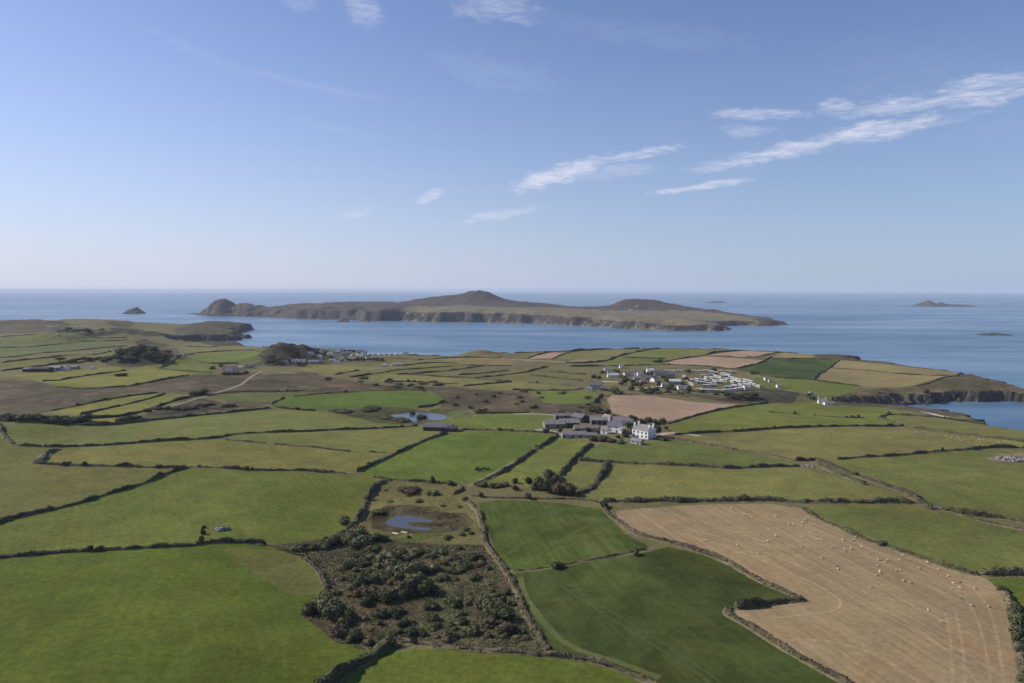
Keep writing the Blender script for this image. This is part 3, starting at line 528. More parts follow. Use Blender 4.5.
# denser points along the cliffs that face the camera
ex = []
for box, st_ in (((380, 800, 640, 1010), 3.6), ((-1150, -620, 1700, 2900), 11.0)):
    X_, Y_ = np.meshgrid(np.arange(box[0], box[1], st_), np.arange(box[2], box[3], st_)); X_ = X_.ravel() + RNG.uniform(-.3, .3, X_.size) * st_; Y_ = Y_.ravel() + RNG.uniform(-.3, .3, Y_.size) * st_
    s_ = sdist(X_, Y_, coast); k = (s_ > -24) & (s_ < 42); k |= (np.abs(sdist(X_, Y_, cove)) < 34) | (np.abs(sdist(X_, Y_, cove2)) < 60); ex.append((X_[k], Y_[k]))
for c, hh, sx, sy in _kn:
    if hh > 6:
        n = 260; ex.append((c[0] + RNG.normal(0, 1.3, n) * sx, c[1] + RNG.normal(0, 1.3, n) * sy))
gx = np.concatenate([gx] + [e[0] for e in ex]); gy = np.concatenate([gy] + [e[1] for e in ex])
pts2 = [Vector(p) for p in ap(gx, gy)]; edges = []
for z_ in zones:
    n0 = len(pts2); q = z_[5]; pts2 += [Vector(p) for p in q]; edges += [(n0 + i, n0 + (i + 1) % len(q)) for i in range(len(q))]
V2, E2, F2, _a, _b, _c = delaunay_2d_cdt(pts2, edges, [], 0, 1e-6, False)
V2 = np.array([tuple(v) for v in V2]); F2 = np.array([f for f in F2 if len(f) == 3])
vx, vy = np.exp(V2[:, 1]) * np.sin(V2[:, 0]), np.exp(V2[:, 1]) * np.cos(V2[:, 0])
vsd = sdist(vx, vy, coast); vz = H(vx, vy, vsd)
VW = np.stack([vx, vy, vz], 1)
cen = V2[F2].mean(1); zid = np.full(len(F2), -1)
for i, z_ in enumerate(zones):
    q = z_[5]; lo, hi = q.min(0), q.max(0); k = np.where((cen[:, 0] >= lo[0]) & (cen[:, 0] <= hi[0]) & (cen[:, 1] >= lo[1]) & (cen[:, 1] <= hi[1]))[0]
    if len(k): zid[k[inside(cen[k, 0], cen[k, 1], q)]] = i
T = VW[F2]; nrm = np.cross(T[:, 1] - T[:, 0], T[:, 2] - T[:, 0]); nrm /= np.linalg.norm(nrm, axis=1)[:, None] + 1e-12
flip = nrm[:, 2] < 0; F2[flip] = F2[flip][:, ::-1]; slope = np.abs(nrm[:, 2])
cen_w = VW[F2].mean(1); fsd = vsd[F2].mean(1); fz = T[:, :, 2].mean(1)
fcv = sdist(cen_w[:, 0], cen_w[:, 1], cove); fcv2 = sdist(cen_w[:, 0], cen_w[:, 1], cove2); rocky = ((fsd < 34) & ((slope < .80) | (fz < 4.5))) | ((np.abs(fcv) < 40) & (cen_w[:, 1] > 770) & (slope < .82)) | ((np.abs(fcv2) < 60) & (slope < .88)); zid[rocky & ~np.isin(zid, [len(zones) - 1, len(zones) - 2])] = -2
drop = (T[:, :, 2].max(1) < -1.5) | (fsd < -58); 
# shared smooth normals so that neighbouring sheets shade as one surface
vn = np.zeros_like(VW); fn = np.cross(VW[F2][:, 1] - VW[F2][:, 0], VW[F2][:, 2] - VW[F2][:, 0])
for k in range(3): np.add.at(vn, F2[:, k], fn)
vn /= np.linalg.norm(vn, axis=1)[:, None] + 1e-12
def sheet(name, sel, mat, smooth=True):
    f = F2[sel]; u, inv = np.unique(f, return_inverse=True); f2 = inv.reshape(f.shape)
    o = mesh_obj(name, VW[u], f2, mat, smooth=smooth)
    if smooth: o.data.normals_split_custom_set_from_vertices([tuple(map(float, n)) for n in vn[u]])
    return o
g = sheet('ground', (zid == -1) & ~drop, GRASS); g.color = (*G(.128, .116, .052), 1); g['row_angle'] = 0.0; g['row_mark'] = 0.0; tag(g, 'olive rough pasture ground of the coastal farmland', kind='structure')
tag(sheet('cliffs', (zid == -2) & ~drop, ROCK, False), 'dark rocky sea cliffs round the bay and headlands', kind='structure')
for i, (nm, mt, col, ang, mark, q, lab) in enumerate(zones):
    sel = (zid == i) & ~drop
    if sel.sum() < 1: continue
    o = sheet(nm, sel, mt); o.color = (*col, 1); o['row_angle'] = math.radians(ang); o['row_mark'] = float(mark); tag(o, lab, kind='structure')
print('ground', len(V2), len(F2))

# ------------------------------------------------------------------ the island across the strait, and skerries
def island(name, label, foot, rear, cliff, wcl, bumps, step, rough=6, grass=None, rise=0):
    poly = np.array([at_z(u, v, 0) for u, v in foot] + [at_z(u, v, 0) for u, v in rear])
    lo, hi = poly.min(0) - step, poly.max(0) + step
    X_, Y_ = np.meshgrid(np.arange(lo[0], hi[0], step), np.arange(lo[1], hi[1], step)); ny, nx = X_.shape; x, y = X_.ravel(), Y_.ravel()
    sd = sdist(x, y, poly) + fbm(x, y, wcl * 4.5, 5, 31, .68) * wcl * 1.7
    frac = np.interp(x / np.maximum(y, 1) * F + 512, [c[0] for c in cliff], [c[1] for c in cliff])
    frac = frac * (1 + .28 * fbm(x, y, 190, 3, 19)); wl = wcl * np.clip(1 + 1.7 * fbm(x, y, 110, 4, 23), .45, 2.6)
    h = frac * (sstep(sd / wl) * .75 + .25 * sstep(sd / (wl * 3))) + np.clip((sd - wcl) / (wcl * 6), 0, 1) * rise + fbm(x, y, wcl * 2.2, 5, 13, .6) * rough * sstep((sd + wcl) / wcl)
    for (u, v0, zz, sx, sy) in bumps:
        c = at_z(u, v0, 0); gg = np.exp(-((x - c[0]) / sx) ** 2 / 2 - ((y - c[1]) / sy) ** 2 / 2); h = h + zz * gg * (1 + .16 * fbm(x, y, max(sx, 20) * .5, 3, 7))
    h = np.where(sd < 0, np.maximum(-5, sd * .4), h)
    V = np.stack([x, y, h], 1); idx = np.arange(nx * ny).reshape(ny, nx)
    q = np.stack([idx[:-1, :-1], idx[:-1, 1:], idx[1:, 1:], idx[1:, :-1]], -1).reshape(-1, 4)
    q = q[V[q][:, :, 2].max(1) > -1]; T = V[q]; n = np.cross(T[:, 1] - T[:, 0], T[:, 3] - T[:, 0]); n /= np.linalg.norm(n, axis=1)[:, None]
    mi = np.zeros(len(q), int); cx, cy = T[:, :, 0].mean(1), T[:, :, 1].mean(1); uu = cx / cy * F + 512
    steep = n[:, 2] < .86; mi[steep] = 1
    if grass is not None:
        gp = np.array([at_z(a, b_, 30) for a, b_ in grass]); k = inside(cx + fbm(cx, cy, 90, 3, 2) * 70, cy + fbm(cx, cy, 90, 3, 4) * 120, gp) & ~steep; mi[k] = 2
    u, inv = np.unique(q, return_inverse=True)
    o = mesh_obj(name, V[u], inv.reshape(q.shape), [IHEATH, IROCK, IGRASS], smooth=True, mi=mi); tag(o, label, kind='structure')
    return o
IHEATH = leaf_mat('island_heath', (.052, .038, .032), (.085, .062, .047), .02, 0); IGRASS = leaf_mat('island_grass', (.125, .108, .058), (.18, .145, .085), .015, 0)
foot = [(197, 315), (205, 316.3), (218, 316.6), (232, 316.3), (240, 316.8), (262, 317), (280, 317.6), (300, 318.5), (322, 319), (340, 320.3), (356, 320), (372, 321), (400, 321), (418, 321.6), (440, 321.8), (460, 322.2), (480, 322), (500, 322.6), (520, 323.5), (545, 324), (560, 325), (580, 326), (600, 327), (615, 328.5), (640, 329.5), (660, 330.8), (680, 331), (700, 331.3), (715, 331.4), (732, 330.2), (728, 328.4), (718, 327.2), (728, 326), (742, 325.5), (758, 326), (772, 326), (783, 324.6)]
rear = [(780, 322.8), (768, 320), (745, 317.5), (700, 315), (600, 313.5), (500, 311.6), (400, 312), (300, 313), (262, 314.6), (230, 313.6), (205, 313.8)]
island('island', 'long rocky island with two brown hills across the strait', foot, rear,
       [(197, 22), (215, 44), (245, 42), (262, 34), (275, 44), (330, 56), (380, 56), (450, 52), (520, 45), (600, 32), (700, 22), (783, 18)], 36,
       [(469, 313.4, 44, 62, 100), (486, 313.4, 52, 62, 100), (508, 313.4, 26, 110, 110), (445, 313.4, 40, 95, 110), (418, 313.4, 12, 80, 110), (545, 314, 10, 130, 90), (625, 315.8, 40, 60, 75), (648, 315.8, 50, 75, 80), (678, 316, 27, 80, 80), (712, 317, 12, 90, 60), (600, 315.8, 8, 50, 80),
        (224, 315.2, 34, 30, 90), (212, 315.4, 16, 35, 80), (243, 315.6, 24, 26, 80), (254, 315.8, 14, 35, 80), (305, 315, 10, 60, 150), (342, 315, 12, 70, 150), (476, 313.2, 5, 40, 40), (208, 315.4, 7, 14, 40), (228, 315.4, 9, 13, 50), (250, 315.6, 8, 10, 50), (203, 315.2, 9, 11, 30), (217, 315.0, 10, 11, 30), (230, 315.4, -9, 9, 60), (239, 315.4, 11, 11, 30), (262, 315.4, 9, 14, 40)], 11, 5,
       [(395, 314.5), (420, 311.2), (470, 310.8), (520, 310.8), (560, 310.8), (620, 312.5), (700, 311.5), (745, 314), (770, 322), (735, 323), (700, 324), (660, 323), (600, 320.5), (560, 318.5), (520, 317), (450, 315.6), (410, 315.5)], 6)
def skerry(label, u0, u1, v, hts, step, seed):
    c0, c1 = at_z(u0, v, 0), at_z(u1, v, 0); L = np.linalg.norm(c1 - c0); nx = 44; ny = 16; V = []; 
    for j in range(ny):
        for i in range(nx):
            a = i / (nx - 1); b_ = j / (ny - 1) * 2 - 1
            prof = np.interp(a, np.linspace(0, 1, len(hts)), hts); e = min(a, 1 - a) * 8; e = min(1, e) * (1 - b_ * b_) ** .7
            x = c0[0] + (c1[0] - c0[0]) * a; y = c0[1] + (c1[1] - c0[1]) * a + b_ * step
            nz = float(fbm(x, y, L / 9, 4, seed)[()] if np.ndim(fbm(x, y, L / 9, 4, seed)) == 0 else fbm(x, y, L / 9, 4, seed)[0])
            V.append((x, y + nz * step * .4, -1.0 + (prof + 1) * e * (1 + nz * .9)))
    F_ = [(j * nx + i, j * nx + i + 1, (j + 1) * nx + i + 1, (j + 1) * nx + i) for j in range(ny - 1) for i in range(nx - 1)]
    o = mesh_obj('rock_islet', V, F_, IROCK, smooth=False); tag(o, label, 'islet')
skerry('small humped rock islet left of the island', 126, 143, 313.6, [8, 16, 24, 27, 27, 22, 16, 6], 60, 1)
skerry('thin reef tip touching the left end of the island', 188, 200, 314, [1, 3, 5, 4, 3], 25, 2)
skerry('low flat islet on the horizon right of the second hill', 704, 727, 302.8, [2, 8, 12, 14, 14, 10, 3], 90, 3)
skerry('long distant rock islet with a hump on the right', 911, 977, 306.2, [4, 10, 22, 42, 30, 34, 18, 14, 16, 12, 10, 8, 4], 110, 4)
skerry('low dark reef breaking the sea at the right edge', 977, 1012, 335, [1, 3, 5, 4, 5, 4, 3, 1], 26, 5)
skerry('low dark rocks off the middle of the island', 336, 350, 321.8, [2, 5, 7, 4, 5, 3], 22, 6)
skerry('string of low rocks beside the island landing', 352, 371, 321.4, [1, 2, 1, 4, 2, 5, 3], 18, 7)
skerry('tiny black stack at the beach end of the bay', 942, 949, 415.5, [2, 5, 4, 1.5], 4, 8)

# ------------------------------------------------------------------ hedges
HP = []
def hedge(pts, wd, ht, label, mat=None, group=None, gaps=0.0, sm=True, seed=[0], bank=True, cat='hedge', name='hedge'):
    """an uneven leafy ridge on a turf bank following the boundary"""
    seed[0] += 1; sd_ = seed[0]; mat = mat or HEDGE
    c = P(pts); 
    if sm and len(c) > 2: c = smooth_line(c, 1)
    seg = np.linalg.norm(np.diff(c, axis=0), axis=1); L = seg.sum(); dist = np.linalg.norm(c.mean(0))
    st_ = max(1.0, dist * .0028); n = max(4, int(L / st_)); s_ = np.linspace(0, L, n); cum = np.concatenate([[0], np.cumsum(seg)])
    x = np.interp(s_, cum, c[:, 0]); y = np.interp(s_, cum, c[:, 1])
    j = fbm(s_, s_ * 0 + sd_, 16, 2, sd_) * wd * .5; dx, dy = np.gradient(x), np.gradient(y); l_ = np.hypot(dx, dy) + 1e-9; nx_, ny_ = -dy / l_, dx / l_
    x = x + nx_ * j; y = y + ny_ * j; z = H(x, y)
    near = dist < 620
    if dist < 900 and L > 60: HP.extend([(x[i], y[i], dist) for i in range(3, n - 3, 3)])
    def ridge(w_, h_, prof, seed_, rough, cut):
        w_ = w_ * (.8 if dist < 700 else .72); h_ = h_ * (.95 if dist < 700 else .78)
        nn = len(prof); V = []; 
        hv = h_ * (1 + rough * fbm(s_, s_ * 0, 9 if near else 18, 4, seed_, .6) * 1.05); hv = np.maximum(hv, h_ * .5)
        if cut > 0:
            gp = vnoise(s_ / 17, s_ * 0, seed_ + 5) + .5; hv = np.where(gp < cut, h_ * .05, hv)
        wv_ = w_ * (1 + rough * .6 * fbm(s_, s_ * 0 + 9, 9, 3, seed_ + 3)); wv_[0] *= .3; wv_[-1] *= .3; hv[0] *= .3; hv[-1] *= .3
        for k, (a, b_) in enumerate(prof):
            jn = fbm(s_, s_ * 0 + k * 3.7, 2.5 if near else 6, 2, seed_ + k) * w_ * .28 * rough
            V.append(np.stack([x + nx_ * (a * wv_ + jn), y + ny_ * (a * wv_ + jn), z - .25 + (hv + .25) * b_ * (1 + jn * .3)], 1))
        V = np.stack(V, 1).reshape(-1, 3); F_ = []
        for i in range(n - 1):
            for k in range(nn - 1): F_.append((i * nn + k, i * nn + k + 1, (i + 1) * nn + k + 1, (i + 1) * nn + k))
        F_ += [tuple(range(nn - 1, -1, -1)), tuple((n - 1) * nn + k for k in range(nn))]
        return V, F_, hv, wv_
    V, F_, hv, wv_ = ridge(wd, ht, [(-.5, 0), (-.48, .45), (-.3, .85), (0, 1), (.3, .87), (.48, .45), (.5, 0)], sd_ * 3, 1.0, gaps)
    V = list(map(tuple, V))
    if near:                                     # loose leaves and twigs breaking the outline
        dens = int(L * (5.5 if dist < 420 else 2.5)); R = random.Random(sd_)
        for _ in range(dens):
            i = R.randrange(1, n - 1); a = R.uniform(-.55, .55); hh = hv[i] * (1 - abs(a) ** 2 * 1.6) * R.uniform(.7, 1.18)
            if hv[i] < ht * .2: continue
            f_ = R.random(); cx = x[i] + nx_[i] * a * wv_[i] + dx[i] * (f_ - .5); cy = y[i] + ny_[i] * a * wv_[i] + dy[i] * (f_ - .5); cz = z[i] + max(.1, hh); r = R.uniform(.16, .42)
            t1 = Vector((R.gauss(0, 1), R.gauss(0, 1), R.gauss(0, 1))).normalized(); t2 = t1.cross(Vector((R.gauss(0, 1), R.gauss(0, 1), R.gauss(0, 1)))).normalized(); C_ = Vector((cx, cy, cz)); b0 = len(V)
            V += [C_ - t1 * r, C_ + t2 * r * .8, C_ + t1 * r, C_ - t2 * r * .8]; F_.append((b0, b0 + 1, b0 + 2, b0 + 3))
    if near and bank:
        e = empty(name, (0, 0, 0)); e.location = (x[n // 2], y[n // 2], z[n // 2]); off = Vector(e.location)
        a = mesh_obj('foliage', [Vector(v) - off for v in V], F_, mat, e)
        V2_, F2_, _, _ = ridge(wd * 1.75, min(.55, ht * .4), [(-.5, 0), (-.36, .7), (0, 1), (.36, .7), (.5, 0)], sd_ * 3 + 1, .6, 0)
        mesh_obj('earth_bank', [Vector(v) - off for v in V2_], F2_, BANK, e)
        o = e
    else: o = mesh_obj(name, V, F_, mat)
    tag(o, label, cat, group); return o

hd = hedge
hd([(-60, 540), (0, 522), (45, 511), (85, 502), (100, 496), (140, 485), (170, 473), (187, 467.5)], 2.6, 1.7, 'long diagonal hedge climbing from the left edge to the olive strip field')
hd([(0, 432), (8, 441), (15, 445.5), (42, 447)], 2.6, 1.8, 'short hooked hedge at the left edge under the dark copse')
hd([(42, 447), (65, 447), (107, 445.5), (150, 442), (185, 440), (220, 438), (230, 435), (250, 433), (301, 432), (338, 430), (396, 427.5), (418, 426)], 2.4, 1.5, 'longest hedge, running from the left side right up to the dark barn')
hd([(57, 449), (48, 453), (43, 459), (37, 464)], 5, 1.4, 'thick short hedge joining two long hedges at the left', BROWNHEDGE)
hd([(37, 464), (87, 466), (130, 467), (175, 468), (200, 467), (256, 470.5), (301, 471), (346, 474)], 2.4, 1.6, 'level hedge between the olive strip field and the boulder pasture')
hd([(225, 440), (255, 442.5), (291, 446), (313, 447), (338, 451), (363, 452), (386, 453)], 1.8, .9, 'thin broken hedge between two olive fields below the barn', gaps=.25)
hd([(357, 472), (380, 461), (406, 449), (426, 440), (448, 433)], 2.8, 1.8, 'diagonal hedge running down from the dark barn')
hd([(461, 430), (481, 430), (511, 431), (544, 433), (559, 434)], 2.0, 1.4, 'hedge linking the dark barn with the farm buildings')
hd([(391, 480), (381, 482), (371, 490), (366, 502), (361, 512), (356, 522), (347, 530)], 3.4, 1.8, 'curved thick hedge on the left of the near pond')
hd([(372, 478), (391, 480), (431, 482.5), (443, 484), (461, 486), (463, 490), (453, 495)], 2.2, 1.3, 'hedge along the top of the near pond ground', gaps=.15)
hd([(473, 485), (486, 480), (511, 467), (527, 456), (542, 446), (559, 436)], 3.0, 1.7, 'straight hedge from the near pond up to the barns')
hd([(592, 444), (579, 455), (567, 467), (561, 476)], 3.0, 1.7, 'hedge falling from the farm to the tree clump')
hd([(578, 461), (612, 462.5), (637, 464), (667, 465), (712, 467.5), (727, 469), (767, 467), (800, 466.5)], 2.4, 1.8, 'long level hedge below the field in front of the farmhouse')
hd([(607, 464), (602, 475), (592, 487), (574, 496)], 4.2, 1.9, 'thick bent hedge on the right of the small paddock')
hd([(602, 502), (637, 502), (692, 502), (732, 501), (767, 501), (805, 502), (855, 503), (893, 502), (918, 505), (933, 509)], 3.6, 1.9, 'broad dark hedge along the top of the sheep stubble')
hd([(668, 438), (707, 445), (737, 451), (767, 455), (795, 461)], 2.8, 1.2, 'brownish hedge running right from the white farmhouse', BROWNHEDGE)
hd([(795, 461), (820, 460)], 3, 1.6, 'short dark hedge at the crossing of lanes right of the farm')
hd([(818, 460), (843, 472), (873, 482), (898, 490), (923, 501), (933, 510)], 6.5, 1.2, 'very wide overgrown hedge slanting down to the lane gate', BROWNHEDGE)
hd([(818, 464), (838, 475), (866, 485)], 3, 1.6, 'dark strip of brambles beside the overgrown lane')
hd([(943, 510), (968, 515), (993, 517), (1023, 522), (1080, 533)], 3.6, 2.0, 'hedge continuing right from the lane gate')
hd([(955, 514), (980, 521), (1023, 530), (1080, 541)], 2, .9, 'lower thin hedge below the lane at the right edge', BROWNHEDGE)
hd([(674, 435), (712, 432), (747, 431), (767, 429), (805, 427.5), (855, 426.5), (904, 426)], 2.6, 1.7, 'long straight hedge between the bright green field and the sheep field')
hd([(912, 427.5), (938, 431), (968, 435), (1023, 442), (1090, 450)], 2.6, 1.5, 'hedge slanting to the right edge behind the far sheep')
hd([(904, 426), (885, 420), (877, 418), (890, 414), (918, 416), (943, 417.5), (980, 420), (1023, 425), (1080, 431)], 3.2, 1.7, 'cliff top hedge along the near side of the bay')
hd([(837, 459.5), (868, 457), (893, 456), (923, 452.5), (968, 450), (988, 447.5), (1023, 448), (1090, 450)], 2.6, 1.7, 'hedge between the far sheep field and the stone heap field')
hd([(768, 412), (818, 416), (865, 418)], 2, .8, 'faint low hedge inside the bright green field', BROWNHEDGE, gaps=.2)
hd([(601, 503), (608, 514), (619, 522), (632, 533), (652, 539), (672, 544), (702, 552), (727, 562), (747, 574), (768, 584), (788, 592), (805, 600)], 2.6, 1.1, 'brown hedge bank dividing the stubble from the dark crop', BROWNHEDGE)
hd([(805, 600), (785, 602), (762, 605), (745, 607.5), (733, 608)], 2.8, 2.0, 'dark hedge on the lower side of the crop tongue')
hd([(733, 608), (727, 612), (735, 619), (752, 629), (768, 638), (785, 648), (805, 660), (830, 673), (850, 684), (880, 704)], 2.6, 1.0, 'stony brown bank from the crop tongue to the bottom edge', BROWNHEDGE)
hd([(800, 508), (823, 520), (855, 536), (888, 547), (918, 557), (943, 566), (968, 574), (980, 575)], 2.4, 1.2, 'long hedge on the upper right side of the sheep stubble')
hd([(980, 575), (1000, 575), (1024, 574.5), (1070, 574)], 3.4, 2.2, 'dark thick hedge at the right edge beyond the stubble corner')
hd([(998, 588), (1008, 604), (1015, 625), (1018, 650), (1021, 675), (1025, 700)], 3, 1.2, 'brown hedge down the right side of the stubble', BROWNHEDGE)
hd([(396, 642), (431, 646), (468, 649), (511, 652), (537, 655), (582, 659), (600, 664), (620, 670), (642, 679), (665, 690), (700, 712)], 2.2, 1.1, 'pale stony hedge bank below the scrub hollow', BROWNHEDGE)
hd([(388, 644), (380, 650), (371, 657), (356, 667), (331, 681), (312, 696)], 3.4, 2.4, 'tall dark hedge cutting the bottom edge left of centre')
hd([(-80, 562), (0, 558), (50, 554), (100, 550.5), (125, 549.5), (162, 547), (195, 546)], 2.3, 1.5, 'long low hedge along the top of the large bright pasture')
hd([(195, 546), (217, 542), (250, 542), (266, 545)], 2.8, 1.6, 'short dark hedge end beside the boulder heap')
hd([(461, 500), (473, 505), (481, 512), (483, 525), (484, 540), (493, 552), (503, 567), (511, 577)], 2.6, 1.1, 'brown bank between the near pond ground and the streaked crop', BROWNHEDGE)
hd([(511, 577), (516, 592), (524, 610), (537, 630), (549, 652)], 2.4, 1.2, 'brown bank between the scrub hollow and the broad dark crop', BROWNHEDGE)
hd([(303, 557), (318, 572), (328, 590)], 2.4, 1.1, 'russet bank on the left side of the scrub hollow', BROWNHEDGE)
hd([(470, 496), (500, 498), (540, 499), (575, 499), (600, 503)], 1.6, .7, 'low scruffy hedge along the top of the streaked crop', BROWNHEDGE, gaps=.2)
hd([(667, 424), (697, 415), (737, 407), (768, 403)], 2.2, 1.5, 'slanting hedge on the lower side of the pink ploughed field')
hd([(15, 430), (60, 426), (115, 425), (140, 422), (175, 418), (215, 414), (255, 410), (271, 408)], 2.8, 1.9, 'dark hedge along the upper side of the long left pasture')
hd([(80, 415), (110, 408), (160, 396), (166, 393)], 2, 1.4, 'hedge between the two yellow green strips on the heath')
hd([(75, 419), (100, 418), (125, 416), (145, 411), (170, 402), (195, 396), (205, 393)], 3, 1.8, 'hedge below the lower yellow green strip on the heath')
hd([(50, 411), (85, 404), (125, 396.5), (158, 393)], 2, 1.2, 'hedge above the upper yellow green strip on the heath')
hd([(316, 411), (286, 409), (272, 406), (271, 403), (285, 398)], 2.6, 1.5, 'hedge round the left end of the oval green field')
hd([(293, 396.5), (331, 393), (381, 390.5), (416, 390), (436, 393)], 2, .9, 'low hedge along the top of the oval green field', BROWNHEDGE)
hd([(445, 401), (431, 406.5), (418, 408)], 2.6, 1.5, 'hedge at the right end of the oval green field')
hd([(474, 414), (490, 413.5), (512, 413), (530, 412.5)], 2.2, 1.3, 'hedge on the upper side of the green field left of the barns')
hd([(205, 395), (235, 392), (256, 391.5), (300, 391)], 2.4, 1.4, 'hedge above the thin green strip by the dirt track')
hd([(594, 403), (597, 399), (603, 395)], 4, 2.2, 'short dark hedge at the corner of the small bright field')
hd([(512, 571), (530, 569.5), (560, 565.2), (590, 560), (620, 555), (646, 549)], 1.0, .7, 'thin grassy hedge line between the two dark crop fields', BANK)
far_g = 'thin hedges dividing the far coastal strip fields'
FAR = [[(402, 366), (423.5, 363.3), (447, 362.7), (463, 365), (485.5, 366), (512, 365.7)], [(384, 372.6), (396, 370), (410, 369.5), (421, 368.6), (437, 367.3), (454, 366.4)],
       [(410, 374.5), (423.5, 373), (454, 370.3), (468, 368), (481.5, 366.6)], [(396, 374.5), (410, 374.3), (427.5, 376), (447, 377), (474, 378), (497, 381), (512, 382)],
       [(458, 375), (476, 374), (496, 372), (509, 371)], [(474, 378), (497, 376), (512, 374), (525, 372.6), (537, 369.3), (549, 366.6)], [(384, 381.8), (404, 381.8), (421, 382), (443, 384), (459, 384)],
       [(463, 386.4), (476, 385), (489.5, 383.8), (512, 382)], [(384, 358), (404, 358.7), (418, 360)], [(418, 360), (434, 358.7), (455, 357.7), (503, 357.7)],
       [(550, 371.6), (569, 373.5), (586, 374.5)], [(529, 375), (546, 377), (565, 379), (583, 381)], [(526.5, 382.7), (549, 384), (571, 386)], [(512, 390), (533, 390.6), (551.5, 390.4), (568.7, 390.6), (583, 389)],
       [(526.5, 358.7), (535.7, 355.4), (551.5, 351.5), (572, 350.5)], [(551.5, 359.4), (564.7, 353.5), (572.6, 351.5), (600, 349.5), (612, 348)], [(335, 375), (345, 372.5), (360, 370.4)], [(351, 377.5), (369, 374.5), (384, 372.8)],
       [(485, 366), (496, 369.5), (509, 371)], [(570, 366.6), (591, 366.4), (617.5, 366), (640, 365.3), (666, 364.3)]]
for q in FAR: hd(q, 3.0, 1.9, 'thin dark hedge dividing the small strip fields between the heath and the strait', group=far_g)
hd([(564.7, 362.7), (575, 363.3), (601.6, 362), (612, 358.7), (622.7, 354.8), (636, 352), (660, 347.5)], 5, 2.4, 'tree-like tall hedge from the sandy field up to the far coast')
hd([(666, 364.3), (693, 365.6), (714, 367.3), (735, 369.5), (750, 365.5), (764, 361.4), (771, 357)], 3.6, 2.2, 'hedge wrapping the lower side of the broad pinkish stubble')
hd([(665, 362), (679.5, 358.7), (703, 355.8), (714, 352.8), (732, 351.5), (743, 349.5)], 4, 2.4, 'hedge on the upper left of the broad pinkish stubble')
hd([(708.5, 355.4), (724, 356.9), (751, 358), (768, 354.8), (784, 351.5)], 3, 1.8, 'hedge between the two pinkish stubble fields')
hd([(623, 357.4), (640, 358), (666, 358.7)], 2.6, 1.8, 'short hedge between two green fields behind the caravans')
hd([(839, 360), (826, 369.5), (813.5, 379.8)], 3, 2, 'diagonal hedge between dark crop and straw field')
hd([(745, 372), (768, 377), (791, 378.5), (813.5, 379.8), (840, 383.8), (860, 385.8)], 3, 1.8, 'hedge below the dark crop and straw fields on the headland')
hd([(831, 368), (853.7, 369.5), (873.5, 371), (896, 374), (949, 376.5)], 2.4, 1.4, 'thin hedge across the middle of the straw field')
hd([(960.6, 369), (959, 374), (949, 378), (933, 384), (916, 386)], 3, 1.6, 'curved hedge at the seaward end of the straw field')
hd([(772, 358.6), (805, 358.8), (838, 359.6), (870, 361), (900, 364.5), (950, 369)], 2.4, 1.4, 'hedge between the coastal heath and the headland fields')
hd([(640, 346.5), (700, 347), (760, 350), (800, 352)], 3, 1.8, 'dark hedge along the far coast behind the stubble')
hd([(262, 346), (310, 347.5), (350, 349.5), (384, 352), (440, 353.5)], 5, 2.6, 'dark scrubby hedge along the shore behind the village')
hd([(480, 350.5), (512, 351), (560, 349.2), (600, 347.4), (640, 346.6)], 5, 2.4, 'dark hedge along the shore of the strait')
lg = 'hedges of the far left headland farms'
for q in [[(-60, 349), (0, 348), (30, 347), (60, 344), (90, 341), (128, 341.5)], [(-60, 359.5), (0, 358), (30, 354), (60, 352), (90, 349), (128, 346)], [(0, 337), (48, 334.7), (70, 338), (128, 340)],
          [(0, 363), (25, 360), (60, 357), (112, 351)], [(0, 371), (25, 368.5), (60, 363.5), (85, 363.5), (112, 357)], [(42, 384), (67, 378.7), (95, 374.5), (126, 370.5)], [(160, 368), (178, 362), (196, 353.5)],
          [(157, 368.5), (185, 371), (212, 373)], [(196, 353), (220, 351.3), (256, 349.7)], [(196, 361.5), (212, 364), (240, 363.5)], [(167, 345.5), (195, 347), (219, 346.5)], [(128, 386.5), (165, 379.5), (190, 375)], [(55, 387.5), (80, 389), (105, 387.8), (128, 386.8)]]:
    hd(q, 3.4, 2.0, 'dark hedge between the fields of the far left headland farms', group=lg)

# ------------------------------------------------------------------ shrubs and trees
def crown_mb(R, lobes, leaves, size, zlo=.0):
    """leaf-sized faces through the volume of several uneven lobes"""
    mb = MB()
    for (cx, cy, cz, rx, ry, rz) in lobes:
        n = 9; m_ = 6; vs = []; sd_ = R.randrange(1000)
        for j in range(m_ + 1):
            for i in range(n):
                th = math.pi * j / m_; ph = 2 * math.pi * i / n + j * .3; k = .72 * (1 + .35 * (R.random() - .5))
                vs.append((cx + rx * k * math.sin(th) * math.cos(ph), cy + ry * k * math.sin(th) * math.sin(ph), max(zlo, cz + rz * k * math.cos(th))))
        mb.add(vs, [(j * n + i, (j + 1) * n + i, (j + 1) * n + (i + 1) % n, j * n + (i + 1) % n) for j in range(m_) for i in range(n)])
    tw = sum(l[3] * l[4] for l in lobes)
    for (cx, cy, cz, rx, ry, rz) in lobes:
        for _ in range(int(leaves * rx * ry / tw)):
            d = Vector((R.gauss(0, 1), R.gauss(0, 1), R.gauss(0, 1))).normalized(); k = R.uniform(.66, 1.12)
            C_ = Vector((cx + d.x * rx * k, cy + d.y * ry * k, max(zlo + .05, cz + d.z * rz * k))); r = size * R.uniform(.6, 1.3)
            t1 = (Vector((R.gauss(0, 1), R.gauss(0, 1), R.gauss(0, 1)))).normalized(); t2 = t1.cross(d if abs(t1.dot(d)) < .95 else Vector((0, 0, 1))).normalized()
            mb.add([C_ - t1 * r, C_ + t2 * r * .75, C_ + t1 * r, C_ - t2 * r * .75], [(0, 1, 2, 3)])
    return mb
